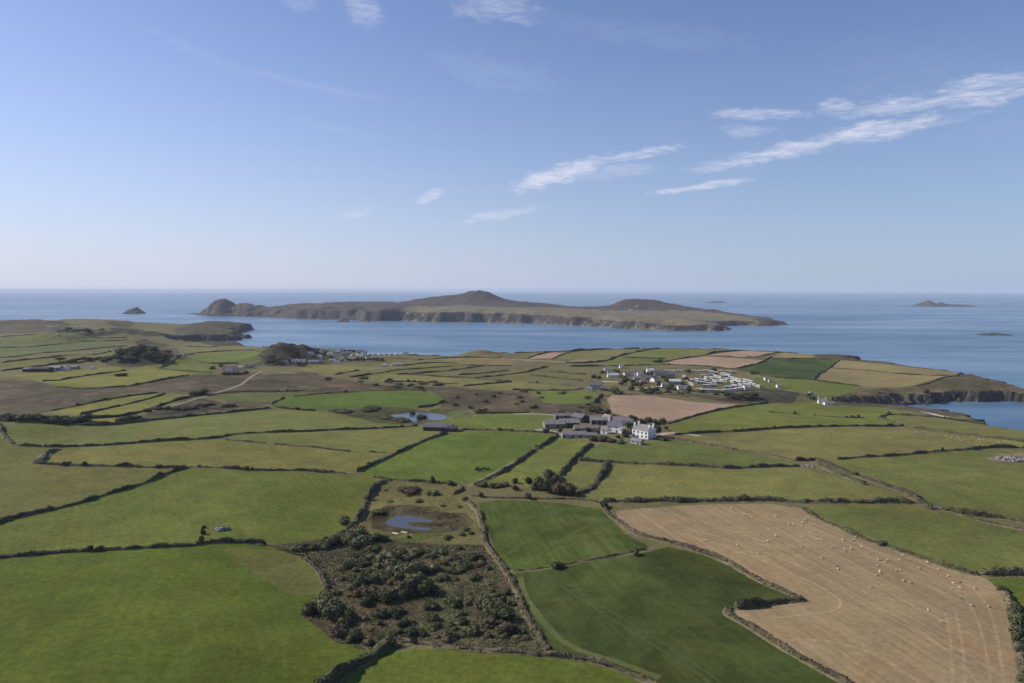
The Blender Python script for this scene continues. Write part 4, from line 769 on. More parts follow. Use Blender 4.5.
def lobes_for(R, w_, h_, n, zc=.5):
    L = []
    for i in range(n):
        a = R.uniform(0, 6.28); d = R.uniform(.1, .62) * w_ / 2; s_ = R.uniform(.38, .62)
        L.append((math.cos(a) * d, math.sin(a) * d, h_ * R.uniform(zc - .18, zc + .18), w_ * .5 * s_ * 1.25, w_ * .5 * s_ * 1.25, h_ * R.uniform(.34, .50)))
    return L
PROTO = {}
def proto(kind):
    """foliage/stem or crown/trunk meshes, about one metre of radius each, shared by every copy"""
    if kind in PROTO: return PROTO[kind]
    R = random.Random(hash(kind[0]) % 1 + len(kind[0]) * 31 + kind[1] * 7); k, i = kind
    if k == 'tree':
        cr = crown_mb(R, lobes_for(R, 2.1, 1.5, 7, .5), 900, .10, .25); a = bpy.data.meshes.new('crown'); 
        cr.v = [(x, y, z + .35) for x, y, z in cr.v]
        tr = MB(); tr.tube((0, 0, -.2), (.03, .02, .65), .085, .05); tr.tube((.03, .02, .6), (.38, .1, 1.15), .045, .02); tr.tube((.03, .02, .55), (-.34, .16, 1.1), .04, .018); tr.tube((.03, .02, .6), (.02, -.32, 1.2), .04, .018)
        names = ('crown', 'trunk'); mats = (TREE, BARK)
    else:
        cr = crown_mb(R, lobes_for(R, 2.1, 1.2, 6, .42), 620, .11, .0)
        tr = MB(); tr.tube((0, 0, -.25), (.05, 0, .5), .05, .03, 5); tr.tube((0, .02, -.2), (-.25, .2, .6), .04, .02, 5); tr.tube((0, 0, -.2), (.2, -.25, .6), .04, .02, 5)
        names = ('foliage', 'stem'); mats = ({'willow': WILLOW, 'gorse': GORSE, 'russet': DEADLEAF}[k], BARK)
    ms_ = []
    for mb, nm, mt in zip((cr, tr), names, mats):
        me = bpy.data.meshes.new(nm); me.from_pydata([tuple(v) for v in mb.v], [], mb.f); me.materials.append(mt); ms_.append((nm, me))
    PROTO[kind] = ms_; return ms_
BN = [0]
def bush(u, v, wpx, hm, kind, label, cat=None, group=None, name=None, xy=None, R=random.Random(5)):
    p = at(u, v) if xy is None else xy; d = math.hypot(*p); wm = wpx * d / F * 1.0
    BN[0] += 1; ms_ = proto((kind, BN[0] % 4)); nm = name or {'tree': 'tree', 'willow': 'willow_bush', 'gorse': 'gorse_bush', 'russet': 'bramble_bush'}[kind]
    e = empty(nm, (p[0], p[1], Hz(*p) - .1), R.uniform(0, 6.28)); sx = wm / 2; e.scale = (sx, sx, hm / (1.75 if kind == 'tree' else 1.05))
    for a, me in ms_: o = bpy.data.objects.new(a, me); COL.objects.link(o); o.parent = e
    return tag(e, label, cat or ('tree' if kind == 'tree' else 'bush'), group)
# the clump by the small paddock
CL = 'tree clump beside the small paddock'
for u, v, wp, h, kd, lb in [(537, 489, 15, 5.5, 'willow', 'grey green bush at the left of the round tree clump'), (550, 483, 14, 7, 'tree', 'tallest dark tree at the back of the clump by the paddock'), (549, 491, 17, 6, 'tree', 'round tree at the front of the clump by the paddock'),
        (560, 493, 18, 6, 'russet', 'russet bush in the middle of the clump by the paddock'), (570, 494, 15, 5, 'gorse', 'dark bush at the right end of the clump by the paddock'), (558, 486, 15, 6, 'tree', 'dark tree behind the russet bush of the clump'), (529, 483, 8, 3.4, 'gorse', 'small bush just left of the tree clump'),
        (515, 483, 6, 2.6, 'gorse', 'little round bush between the cattle field and the tree clump'), (516, 490, 7, 2.2, 'russet', 'low russet bush left of the tree clump')]: bush(u, v, wp, h, kd, lb, group=CL)
# scrub hollow: the shrubs that read one by one
for u, v, wp, h, kd, lb in [
        (322, 548, 13, 3, 'gorse', 'dark bush on the hedge corner left of the scrub'), (334, 544, 16, 4, 'willow', 'grey bush at the upper left corner of the scrub'), (346, 541, 17, 4.5, 'willow', 'tall grey willow left of the pond slabs'), (308, 549, 12, 2.6, 'gorse', 'low dark bush at the tip of the boulder field'),
        (298, 550, 12, 2.4, 'gorse', 'low bush beside the pasture corner'), (357, 537, 16, 5, 'willow', 'pale willow at the top of the scrub'), (362, 546, 17, 5, 'willow', 'pale willow below the pond slabs'), (372, 541, 12, 3.5, 'gorse', 'dark bush at the pond bank'), (383, 540, 11, 2.8, 'gorse', 'dark low bush on the pond bank'),
        (372, 553, 15, 4, 'willow', 'willow in the upper scrub'), (386, 560, 16, 4.4, 'willow', 'rounded willow above the big clump'), (392, 572, 16, 5, 'willow', 'willow over the dark hollow'), (404, 580, 18, 6, 'willow', 'large pale willow in the centre of the scrub'), (417, 588, 20, 6, 'willow', 'largest pale willow at the right of the central clump'),
        (427, 593, 15, 5, 'gorse', 'dark bush in the shade right of the largest willow'), (400, 596, 18, 5, 'russet', 'russet bush in front of the central willows'), (387, 600, 18, 4.6, 'gorse', 'dark bush left of the central clump'), (374, 597, 16, 4, 'russet', 'russet bush at the left of the central clump'), (363, 595, 14, 3.6, 'russet', 'russet bush furthest left of the central clump'),
        (360, 584, 14, 3.5, 'gorse', 'green bush above the russet row'), (372, 582, 14, 3.5, 'gorse', 'green bush in the row over the russet bushes'), (349, 567, 11, 2.6, 'gorse', 'lone bush in the pale bracken'), (430, 570, 14, 3.6, 'willow', 'willow upper right of the central clump'), (416, 572, 15, 4.5, 'willow', 'pale willow behind the central clump'),
        (311, 613, 16, 4, 'gorse', 'dark bush on the far left of the scrub'), (322, 610, 19, 5, 'willow', 'grey willow on the left edge of the scrub'), (333, 617, 20, 5.4, 'gorse', 'large dark bush on the left edge of the scrub'), (346, 622, 15, 3.6, 'gorse', 'dark bush right of the large left bush'), (341, 636, 17, 4, 'russet', 'russet bush at the lower left of the scrub'),
        (353, 640, 15, 3.6, 'gorse', 'dark bush at the bottom corner of the scrub'), (372, 643, 13, 3, 'russet', 'russet bush beside the tall bottom hedge'), (386, 645, 14, 3.6, 'gorse', 'dark bush at the head of the tall bottom hedge'), (381, 616, 13, 3, 'gorse', 'bush below the central clump'), (396, 612, 12, 2.6, 'gorse', 'small bush below the russet bush'),
        (366, 604, 11, 2.6, 'gorse', 'small dark bush on the left path of the scrub'), (409, 577, 22, 6.5, 'willow', 'broad pale willow behind the largest one in the central clump'), (413, 635, 13, 2.8, 'gorse', 'bush in the lower middle of the scrub'), (431, 608, 13, 2.8, 'gorse', 'bush right of the central shade'), (432, 622, 12, 2.6, 'gorse', 'low green bush in the open lower scrub'), (455, 603, 13, 2.8, 'gorse', 'bush under the bare patch on the right'),
        (468, 604, 13, 3, 'willow', 'grey willow at the middle right of the scrub'), (482, 606, 17, 4, 'willow', 'willow left of the dark right clump'), (492, 612, 18, 4.8, 'willow', 'large willow of the right clump'), (503, 618, 18, 4.6, 'gorse', 'dark bush at the right end of the right clump'), (504, 632, 15, 3.6, 'russet', 'russet bush under the right clump'),
        (487, 626, 14, 3.2, 'russet', 'russet bush in front of the right clump'), (472, 634, 13, 2.8, 'gorse', 'dark bush near the bottom bank'), (474, 579, 11, 2.4, 'gorse', 'dark bush high on the right slope of the scrub'), (455, 560, 11, 2.2, 'russet', 'low russet bush below the turf bank'), (440, 552, 11, 2.2, 'gorse', 'low bush just below the pond turf'),
        (477, 559, 12, 2.4, 'gorse', 'bush near the streaked crop corner'), (448, 640, 12, 2.4, 'russet', 'low russet bush by the bottom bank'), (403, 626, 12, 2.6, 'gorse', 'bush between the two lower paths'), (418, 553, 12, 2.6, 'willow', 'grey bush in the upper middle of the scrub'), (399, 554, 13, 3, 'russet', 'russet bush near the top of the scrub')]:
    bush(u, v, wp * 1.32, h * .85, kd, lb, group='shrubs of the scrub hollow')
for u, v, wp, h, kd, lb in [(203, 534, 5, 2.2, 'gorse', 'small dark bush on the boulder field above its hedge'), (201, 541, 6, 2.4, 'gorse', 'dark bush against the hedge by the boulder heap'), (204, 528, 4, 1.2, 'gorse', 'tiny bush furthest up by the boulder heap'), (558, 568, 14, 2.2, 'gorse', 'long dark bush on the path between the dark crops'), (636, 555, 7, 2.2, 'gorse', 'little round bush on the path between the dark crops'),
        (433, 483, 6, 4, 'gorse', 'upright dark bush on the hedge above the near pond'), (450, 485, 6, 3, 'gorse', 'bush on the hedge right above the near pond'), (410, 491, 22, 2.2, 'russet', 'wide low bramble patch above the near pond'), (432, 494, 12, 2.0, 'gorse', 'low bramble patch at the right above the near pond'), (345, 524, 14, 3.5, 'willow', 'grey willow at the foot of the curved pond hedge'),
        (378, 512, 14, 1.4, 'gorse', 'dark rushes on the far bank of the near pond'), (482, 486, 12, 2.2, 'gorse', 'low dark brambles by the worn path'), (495, 487, 14, 2.2, 'gorse', 'dark brambles under the sloping field'), (505, 486, 10, 2, 'russet', 'russet brambles under the sloping field'),
        (422, 417, 12, 3.4, 'gorse', 'bush on the islet of the far pond'), (412, 412.5, 7, 2.4, 'gorse', 'small bush on the near arm of the far pond'), (401, 421, 18, 2.2, 'willow', 'wide low willow scrub in front of the far pond'), (386, 419, 16, 2, 'willow', 'low willow scrub left of the far pond'), (370, 411, 16, 2.6, 'gorse', 'dark scrub left of the far pond arm'), (480, 411, 12, 3, 'willow', 'grey bush on the heath right of the far pond'),
        (199, 395, 14, 5, 'gorse', 'round dark tree-like bush at the bend of the dirt track'), (372, 408, 20, 2.4, 'russet', 'brown scrub at the end of the oval field'), (340, 412, 24, 1.8, 'russet', 'low brown scrub tongue below the oval field'),
        (1022, 628, 18, 4, 'gorse', 'dark bush cut by the right edge beside the stubble'), (1024, 645, 16, 4, 'gorse', 'second dark bush cut by the right edge, lower down'), (1019, 612, 12, 3, 'gorse', 'upper dark bush by the stubble corner at the right edge')]: bush(u, v, wp, h, kd, lb)
R = random.Random(33)
for (x_, y_, d_) in R.sample(HP, 85):
    bush(0, 0, R.uniform(2.2, 5.0) * F / max(d_, 250) * .9, R.uniform(1.6, 2.9), R.choice(['gorse', 'gorse', 'tree', 'russet']), 'small wind-clipped bush growing out of a field hedge', group='bushes growing in the field hedges', name='hedge_bush', xy=np.array([x_, y_]))
for k in range(34):
    u, v = R.uniform(374, 474), R.uniform(487, 541)
    if ((u - 417) / 54) ** 2 + ((v - 521) / 14) ** 2 < 1: continue
    bush(u, v, R.uniform(4, 9), R.uniform(.6, 1.5), R.choice(['gorse', 'russet', 'willow']), 'low bramble or rush clump on the rough grass round the near pond', group='low clumps round the near pond')
R = random.Random(21); SCp = [(330, 560), (380, 545), (470, 548), (500, 575), (535, 640), (440, 640), (370, 632), (330, 608), (335, 585)]
_sp = np.array(SCp, float)
k = 0
while k < 150:
    u, v = R.uniform(300, 540), R.uniform(545, 645)
    if not inside(np.array([u]), np.array([v]), _sp)[0] or (vnoise(u / 28, v / 16, 5) < -.12): continue
    k += 1; bush(u, v, R.uniform(6, 13), R.uniform(.8, 2.0), R.choice(['gorse', 'willow', 'russet', 'gorse']), 'low spreading bush among the bracken of the scrub hollow', group='low bushes among the bracken')
R = random.Random(11)
# copse at the left edge and along the hedge
for k in range(16):
    a = k / 15; bush(2 + a * 80 + R.uniform(-2, 2), 426 - a * 3 + R.uniform(-3, 2.5), R.uniform(11, 17), R.uniform(3.4, 6), 'tree' if k % 3 else 'gorse', 'dark tree or bush of the copse at the left edge', group='copse at the left edge')
for k in range(5): bush(119 + k * 5, 423 - k * .6, 10, 4.2, 'gorse', 'dark thicket bush on the hedge under the heath wedge', group='thicket under the heath wedge')
for k in range(10): bush(150 + k * 9 + R.uniform(-3, 3), 414 - k * .9 + R.uniform(-4, 1), 10, 2.4, 'russet', 'low brown bush on the dark heath wedge', group='bushes on the heath wedge')
# knolls
for k in range(44):
    bush(124 + R.uniform(-4, 44), 356 + R.uniform(1, 9), R.uniform(7, 12), R.uniform(4, 8), 'tree' if R.random() < .6 else 'gorse', 'dark tree on the wooded left knoll', group='trees of the left knoll')
for k in range(12): bush(100 + R.uniform(-4, 22), 362 + R.uniform(-3, 2), 8, 4, 'gorse', 'dark bush in the belt right of the left farmstead', group='bushes right of the left farmstead')
for k in range(14): bush(58 + k * 4 + R.uniform(-2, 2), 336 + R.uniform(-2, 2) , 6, 7, 'tree', 'dark tree of the belt on the far left ridge', group='trees on the far left ridge')
for k in range(16): bush(264 + R.uniform(0, 42), 362 + R.uniform(-2, 5), 7, 6, 'tree', 'dark tree around the houses under the village knoll', group='trees under the village knoll')
for k in range(12): bush(350 + k * 3 + R.uniform(-2, 2), 361 + R.uniform(-1, 1), 5, 4.5, 'tree', 'dark tree in the belt right of the village', group='trees right of the village')
for k in range(14): bush(305 + R.uniform(0, 50), 354 + R.uniform(-5, 8), 4.5, 4, 'gorse', 'dark garden bush between the village houses', group='garden bushes of the village')
for u, v in [(76, 362), (83, 361), (72, 363), (90, 362), (60, 361)]: bush(u, v, 8, 5.5, 'tree', 'dark tree behind the left farmstead', group='trees behind the left farmstead')
for u, v, wp in [(122, 376, 11), (212, 369, 6), (236, 375, 10), (227, 375, 8), (245, 374, 8), (222, 367, 5)]: bush(u, v, wp, 4, 'gorse', 'dark bush around the house by the dirt track', group='bushes by the track house')
# trees around the farm
for u, v, wp in [(583, 434, 5), (597, 436, 6), (607, 440, 7), (618, 438, 5), (560, 434, 6), (630, 428, 7), (628, 421, 6), (613, 420, 6), (575, 432, 5), (666, 430, 5), (648, 429, 8), (654, 428, 7), (599, 430, 5), (546, 433, 6)]: bush(u, v, wp, R.uniform(2, 4.5), R.choice(['gorse', 'tree', 'willow']), 'small tree or garden bush tucked between the farm buildings', group='small trees between the farm buildings')
for u, v, wp, h, kd, lb in [(640, 428, 11, 7, 'tree', 'dark tree behind the white farmhouse'), (633, 424, 10, 7, 'tree', 'dark tree behind the slate roof house'), (648, 424, 10, 5, 'tree', 'dark tree at the edge of the ploughed field'), (657, 424, 8, 3.6, 'gorse', 'hedge bush right of the dark farm trees'), (626, 437, 9, 6, 'russet', 'russet tree left of the white farmhouse'), (633, 433, 8, 5.5, 'russet', 'russet tree behind the corner of the white farmhouse'),
        (658, 436, 7, 7, 'tree', 'dark tree against the right wall of the white farmhouse'), (662, 440, 10, 2.6, 'gorse', 'dark bush at the right foot of the white farmhouse'), (602, 441, 12, 3, 'gorse', 'garden bush in front of the farm cottage'), (612, 442, 11, 2.4, 'gorse', 'garden bush left of the farmhouse wall'), (594, 441, 10, 3, 'gorse', 'dark bush at the end of the long barn'), (620, 443, 10, 2, 'gorse', 'low garden bush before the farmhouse'),
        (598, 413, 12, 5, 'tree', 'green tree north of the dark shed'), (607, 415, 9, 5, 'tree', 'green tree at the corner of the ploughed field'), (590, 411, 11, 3.6, 'gorse', 'scrub bush above the dark shed'), (573, 415, 14, 3, 'gorse', 'wide scrub bush above the barns'), (560, 414, 12, 3, 'gorse', 'scrub bush at the left above the barns'), (623, 420, 9, 3, 'gorse', 'bush behind the slate roof house'), (662, 423, 9, 3.4, 'gorse', 'bush by the lane at the ploughed field'),
        (588, 433, 6, 4, 'tree', 'small tree between the farm barns'), (565, 428, 6, 3.5, 'gorse', 'bush between the long roofs'), (639, 442, 8, 2, 'russet', 'low garden shrub at the foot of the white front')]: bush(u, v, wp, h, kd, lb, group='trees and bushes of the central farm')
for k in range(26): bush(R.uniform(612, 690), R.uniform(373, 392), R.uniform(5, 8), R.uniform(3, 6), 'tree' if R.random() < .55 else 'gorse', 'dark garden tree among the houses of the caravan park', group='garden trees of the caravan park')
for k in range(10): bush(R.uniform(590, 625), R.uniform(371, 379), 6, 4, 'gorse', 'dark bush left of the caravan park', group='bushes left of the caravan park')
for k in range(9): bush(728 + k * 3.2, 399 + R.uniform(-1, 2), 10, 5.5, 'tree', 'dark tree of the wood below the caravans', group='wood below the caravans')
for k in range(30): bush(R.uniform(606, 725), R.uniform(389, 395), 7, R.uniform(1.6, 2.8), 'gorse', 'dark bush on the heath below the caravan park', group='bushes on the heath below the caravans')
for k in range(46):
    u = R.uniform(300, 590); v = 377 + (u - 300) * .07 + R.uniform(-4, 4) if u < 440 else R.uniform(392, 411)
    bush(u, v, R.uniform(4, 9), R.uniform(1.4, 2.6), 'russet' if k % 2 else 'gorse', 'low dark bush scattered over the brown heath', group='bushes of the brown heath')
for u, v, wp in [(658, 362, 10), (754, 374, 9), (714, 370.5, 6), (809, 401, 4), (812, 402, 5)]: bush(u, v, wp, 4, 'gorse', 'isolated dark bush in the fields round the caravan park', group='isolated bushes by the caravan park')
for u, v, wp in [(926, 391, 6), (930, 393, 5), (937, 392, 7), (942, 394, 6)]: bush(u, v, wp, 5, 'gorse', 'dark green bush on the cliff slope above the bay', group='bushes on the bay cliffs')

# bracken and rough tussocks of the scrub hollow: nobody could count them
def tufts(name, label, outline, n, size, mat, seed, noise_cut=-1):
    pp = P(outline); lo, hi = pp.min(0), pp.max(0); rg = np.random.default_rng(seed); X_ = rg.uniform(lo[0], hi[0], n * 3); Y_ = rg.uniform(lo[1], hi[1], n * 3)
    k = inside(X_, Y_, pp) & (fbm(X_, Y_, 14, 3, seed) > noise_cut) & (sdist(X_, Y_, ponds[0][0]) < -1.5); X_, Y_ = X_[k][:n], Y_[k][:n]; Z_ = H(X_, Y_); V = []; F_ = []; sz = size * (1 + 1.1 * fbm(X_, Y_, 11, 2, seed + 3)) ; R_ = random.Random(seed)
    for x, y, z, s_ in zip(X_, Y_, Z_, sz):
        s_ *= R_.uniform(.5, 1.4)
        for q in range(4):
            a = R_.uniform(0, 6.28); ca, sa = math.cos(a), math.sin(a); r = s_ * R_.uniform(.5, 1); ox, oy = R_.uniform(-.5, .5) * s_, R_.uniform(-.5, .5) * s_; b0 = len(V); hh = r * R_.uniform(.3, .9)
            V += [(x + ox - ca * r * .6, y + oy - sa * r * .6, z), (x + ox + ca * r * .6, y + oy + sa * r * .6, z), (x + ox + ca * r * .5 - sa * r * .9, y + oy + sa * r * .5 + ca * r * .9, z + hh * .6), (x + ox - ca * r * .5 - sa * r * .9, y + oy - sa * r * .5 + ca * r * .9, z + hh * .5)]
            F_.append((b0, b0 + 1, b0 + 2, b0 + 3))
    return tag(mesh_obj(name, V, F_, mat), label, kind='stuff')
BRACKEN = leaf_mat('bracken_fronds', (.085, .066, .036), (.150, .112, .062), .12, 0); MIXED = leaf_mat('scrub_leaves', (.062, .064, .025), (.125, .118, .050), .12, 0)
SC = [z_[5] for z_ in FIELDS if z_[0] == 'scrub_ground'][0]
tufts('bracken', 'brown bracken filling the scrub hollow', SC, 22000, .42, BRACKEN, 3); tufts('undergrowth', 'green brown bramble undergrowth of the scrub hollow', SC, 22000, .55, MIXED, 5, -0.16)
tufts('rough_grass', 'tussocky rough grass round the near pond', [z_[5] for z_ in FIELDS if z_[0] == 'rough_ground' and 'pond' in z_[6]][0], 5000, .28, leaf_mat('tussock_grass', (.12, .115, .05), (.21, .18, .095), .5, 0), 9)

tufts('reeds', 'rusty reeds and rushes ringing the near pond', [(368, 520), (373, 512), (388, 506), (430, 509), (458, 514), (468, 521), (460, 528), (440, 533), (400, 532), (376, 529)], 3200, .34, leaf_mat('reed_stems', (.042, .042, .018), (.120, .088, .042), .3, 0), 15)

# ------------------------------------------------------------------ buildings
def place(u, v, rz, name): p = at(u, v); return empty(name, (p[0], p[1], Hz(*p)), math.radians(rz))
def win(parent, x, y, z, w_, h_, face='y-', frame=WHITE):
    t_ = .14
    f_ = MB(); g_ = MB()
    s_ = -1 if face[1] == '-' else 1
    if face[0] == 'y': f_.box(x, y + s_ * .03, z, w_ + .2, t_, h_ + .2); g_.box(x, y + s_ * .08, z, w_, t_, h_)
    else: f_.box(x + s_ * .03, y, z, t_, w_ + .2, h_ + .2); g_.box(x + s_ * .08, y, z, t_, w_, h_)
    a = f_.build('window', frame, parent); g_.build('pane', GLASS_SHADE, a)
def house(u, v, rz, L, Wd, h, r, wall, roofm, label, chim=(-1, 1), wins=3, storeys=1, name='house', cat='house', group=None, door=True, lean=False):
    e = place(u, v, rz, name); MB().gable(0, 0, L, Wd, h, r).build('wall', wall, e); rf = MB().roof(0, 0, L, Wd, h, r).build('roof', roofm, e)
    for c in chim:
        cb_ = MB(); cb_.box(c * (L / 2 - .5), 0, h + r + .35, .8, 1.1, 1.5); cb_.box(c * (L / 2 - .5), 0, h + r + 1.15, .95, 1.25, .14); cb_.tube((c * (L / 2 - .5), .2, h + r + 1.2), (c * (L / 2 - .5), .2, h + r + 1.6), .14, .12); cb_.build('chimney', wall if wall is WHITE else BRICK, rf)
    for s_ in range(storeys):
        for k in range(wins):
            x = (k - (wins - 1) / 2) * L / wins; z = 1.5 + 2.6 * s_
            for f_ in ('y-', 'y+'):
                if s_ == 0 and k == wins // 2 and door and f_ == 'y-':
                    MB().box(x, -Wd / 2 - .04, 1.02, 1.0, .14, 2.04).build('door', DOORM, e); continue
                win(e, x, (-1 if f_ == 'y-' else 1) * Wd / 2, z, 1.0, 1.2, f_)
    if lean:
        m_ = MB(); m_.box(L * .1, -Wd / 2 - 1.3, 1.1, L * .5, 2.6, 2.6); m_.build('porch', wall, e)
    return tag(e, label, cat, group)
def barn(u, v, rz, L, Wd, h, r, wall, roofm, label, openside=None, bays=4, name='barn', cat='barn', group=None):
    e = place(u, v, rz, name)
    MB().gable(0, 0, L, Wd, h, r).build('wall', wall, e); MB().roof(0, 0, L, Wd, h, r, .16, .3).build('roof', roofm, e)
    for k in range(bays):
        x = (k + .5 - bays / 2) * L / bays
        if openside: MB().box(x, -Wd / 2 - .03, h * .42, L / bays * .82, .14, h * .84).build('bay_shade_panel', GLASS_SHADE, e)  # dark panel on the solid wall, painted shade of an open bay
        elif k % 2 == 0: MB().box(x, -Wd / 2 - .03, h * .4, L / bays * .45, .14, h * .75).build('door', DARKW, e)
    return tag(e, label, cat, group)
# the white farmhouse: two parallel slate ridges, tall chimneys, a low wing in front
e = place(644, 437, -43, 'farmhouse'); L, Wd, h, r = 13.0, 5.4, 5.3, 2.9
for s_ in (-1, 1):
    MB().gable(0, s_ * 2.72, L, Wd, h, r).build('wall', WHITE, e); rf = MB().roof(0, s_ * 2.72, L, Wd - .3, h + .15, r, .2, .15).build('roof', SLATE2, e)
    for c in (-1, 1):
        m_ = MB(); m_.box(c * (L / 2 - .55), s_ * 2.72, h + r + .5, .9, 1.3, 2.0); m_.box(c * (L / 2 - .55), s_ * 2.72, h + r + 1.55, 1.05, 1.45, .16); m_.tube((c * (L / 2 - .55), s_ * 2.72 + .3, h + r + 1.6), (c * (L / 2 - .55), s_ * 2.72 + .3, h + r + 2.1), .16, .13); m_.build('chimney', WHITE, rf)
for s_ in (0, 1):
    for k in range(4):
        if s_ == 0 and k == 1: MB().box(-1.7, -5.45, 1.05, 1.1, .14, 2.1).build('door', DOORM, e); continue
        win(e, (k - 1.5) * 3.2, -5.42, 1.7 + 2.6 * s_, 1.1, 1.4, 'y-')
for s_ in (-1, 1): win(e, L / 2, s_ * 2.7, 4.2, .8, 1.0, 'x+'); win(e, L / 2, s_ * 2.7 + .6, 1.6, .9, 1.1, 'x+')
tag(e, 'large white double gabled farmhouse with tall chimneys', 'farmhouse')
house(637, 443.5, -43, 8, 4, 2.2, 1.3, GREYW, SLATE2, 'low grey stone outhouse in front of the white farmhouse', chim=(), wins=2, name='outhouse', cat='outhouse')
house(615, 431.5, -30, 10, 7, 4.6, 3.4, WHITE, SLATE, 'white gabled cottage with slate roof in the middle of the farm', chim=(-1,), wins=2, storeys=2, name='cottage', cat='cottage')
house(623, 424, -8, 16, 7, 3.2, 2.6, WHITE, SLATE2, 'long slate roofed white range behind the white cottage', chim=(), wins=4, name='stone_range', cat='outbuilding')
house(605, 433, -30, 5, 5, 2.9, 1.8, WHITE, SLATE2, 'small white walled outbuilding left of the white cottage', chim=(), wins=1, name='outbuilding', cat='outbuilding')
house(624, 433.5, -45, 4.5, 4, 2.6, 1.8, WHITE, SLATE2, 'small white gabled outbuilding left of the farmhouse', chim=(), wins=1, name='outbuilding', cat='outbuilding')
barn(599, 424, -4, 13, 9, 4.0, 1.8, GREYW, SLATE2, 'open fronted shed with a dark opening and pale roof', True, 3, 'open_shed', 'shed')
barn(608, 422, -60, 9, 6, 3.8, 2.2, STONEW, SLATE2, 'stone barn end between the open shed and the cottage')
barn(554, 427, 6, 16, 12, 3.4, 2.2, STONEW, TIN, 'wide grey tin roofed barn at the left end of the farm')
barn(569, 426, 3, 15, 12, 3.6, 2.2, DARKW, TIN, 'dark sided barn second from the left of the farm')
barn(580, 421.5, -50, 12, 9, 4.2, 2.4, DARKW, SLATE, 'black gabled barn at the back of the farm')
barn(563, 418.5, 4, 14, 7, 3.0, 1.6, STONEW, RUST, 'low brown roofed shed behind the left barns', name='shed', cat='shed')
barn(586, 431, 3, 18, 8, 2.9, 1.7, STONEW, RUST, 'brown roofed barn in the centre of the farm yard')
barn(574, 437, 1, 17.5, 7, 2.5, 1.7, GREYW, TIN, 'long low grey barn along the front of the farm', bays=6)
barn(592, 437.5, -4, 7, 5, 2.2, 1.3, STONEW, TIN, 'short low shed at the right end of the long front barn', name='shed', cat='shed')
# dark barn by the far pond
barn(438.5, 430, -6, 22, 9, 3.0, 1.9, DARKW, SLATE, 'long dark barn on the field corner by the far pond', True, 5)
barn(452, 431, -6, 7, 8, 2.6, 1.4, DARKW, DARKW, 'black lean-to shed at the right end of the dark barn', name='shed', cat='shed')
house(426, 429, 80, 4, 3, 1.8, .9, STONEW, TIN, 'tiny pale hut at the left end of the dark barn', chim=(), wins=0, name='hut', cat='hut', door=False)
# house below the far fields, cove cottage, track house
house(596, 389, -18, 12, 8, 5.0, 3.2, GREYW, SLATE, 'grey gabled farmhouse standing alone above the small bright field', wins=3, storeys=2)
house(589.5, 390.5, -18, 5, 4.5, 2.6, 1.5, WHITE, SLATE2, 'low white outbuilding left of the lone grey farmhouse', chim=(), wins=1, name='outbuilding', cat='outbuilding')
house(603.5, 390.5, -10, 6, 5, 2.8, 1.8, STONEW, SLATE, 'small dark annex right of the lone grey farmhouse', chim=(), wins=1, name='annex', cat='outbuilding')
house(822, 404, -14, 8, 6, 3.2, 2.2, WHITE, SLATE2, 'white gabled cottage at the head of the cove', wins=2)
house(828.5, 405, -6, 9, 4.5, 2.4, 1.1, WHITE, TIN, 'long low white wing right of the cove cottage', chim=(), wins=3, name='cottage_wing', cat='outbuilding')
house(811, 399, 10, 4, 3.6, 2.2, 1.2, CREAM, SLATE2, 'tiny cream shed left of the cove cottage', chim=(), wins=1, name='shed', cat='shed')
house(779, 387.5, 0, 6, 4.5, 2.6, 1.4, WHITE, SLATE2, 'small white cottage at the left of the knoll above the cove', chim=(), wins=2)
house(766, 380, 0, 4, 4, 2.6, 1.6, WHITE, SLATE2, 'tiny white hut in the green field behind the knoll', chim=(), wins=1, name='hut', cat='hut')
house(770, 382, 0, 4, 3.6, 2.2, 1.3, CREAM, SLATE2, 'tiny cream hut above the knoll', chim=(), wins=1, name='hut', cat='hut')
house(230, 370, 5, 18, 8, 3.4, 2.6, CREAM, SLATE, 'long slate roofed farmhouse by the dirt track', wins=4)
house(229, 371.5, 5, 7, 4, 2.4, 1.4, WHITE, SLATE2, 'small white extension in front of the track farmhouse', chim=(), wins=2, name='extension', cat='outbuilding')
house(241, 369, -20, 8, 5, 2.6, 1.6, CREAM, TIN, 'cream barn to the right of the track farmhouse', chim=(), wins=2, name='outbuilding', cat='outbuilding')
house(250, 368, 10, 11, 6, 3, 2, GREYW, SLATE, 'grey slate roofed house at the right of the track farmhouse', wins=3)
house(181.5, 360, 0, 6, 5, 2.8, 1.8, WHITE, SLATE2, 'lone white cottage right of the left knoll', chim=(), wins=2)
barn(40, 371.5, 3, 28, 10, 4.2, 1.6, DARKW, DARKW, 'long black barn of the left farmstead', bays=5)
barn(28, 371.5, 3, 8, 9, 3.8, 1.4, DARKW, SLATE, 'small dark barn at the left end of the long black barn', bays=2)
barn(56, 370, 0, 15, 9, 3.6, 2.0, GREYW, SLATE2, 'grey slate roofed barn in the middle of the left farmstead', bays=3)
house(65.5, 370, 0, 6, 6, 3.4, 2.2, WHITE, SLATE2, 'white cottage at the right of the grey farmstead barn', chim=(), wins=1)
house(93, 369, 0, 5, 4.5, 2.4, 1.4, WHITE, SLATE2, 'tiny white hut right of the left farmstead trees', chim=(), wins=1, name='hut', cat='hut')
house(75, 369, 0, 9, 6, 3, 1.8, STONEW, SLATE, 'dark stone shed among the trees of the left farmstead', chim=(), wins=2, name='shed', cat='shed')
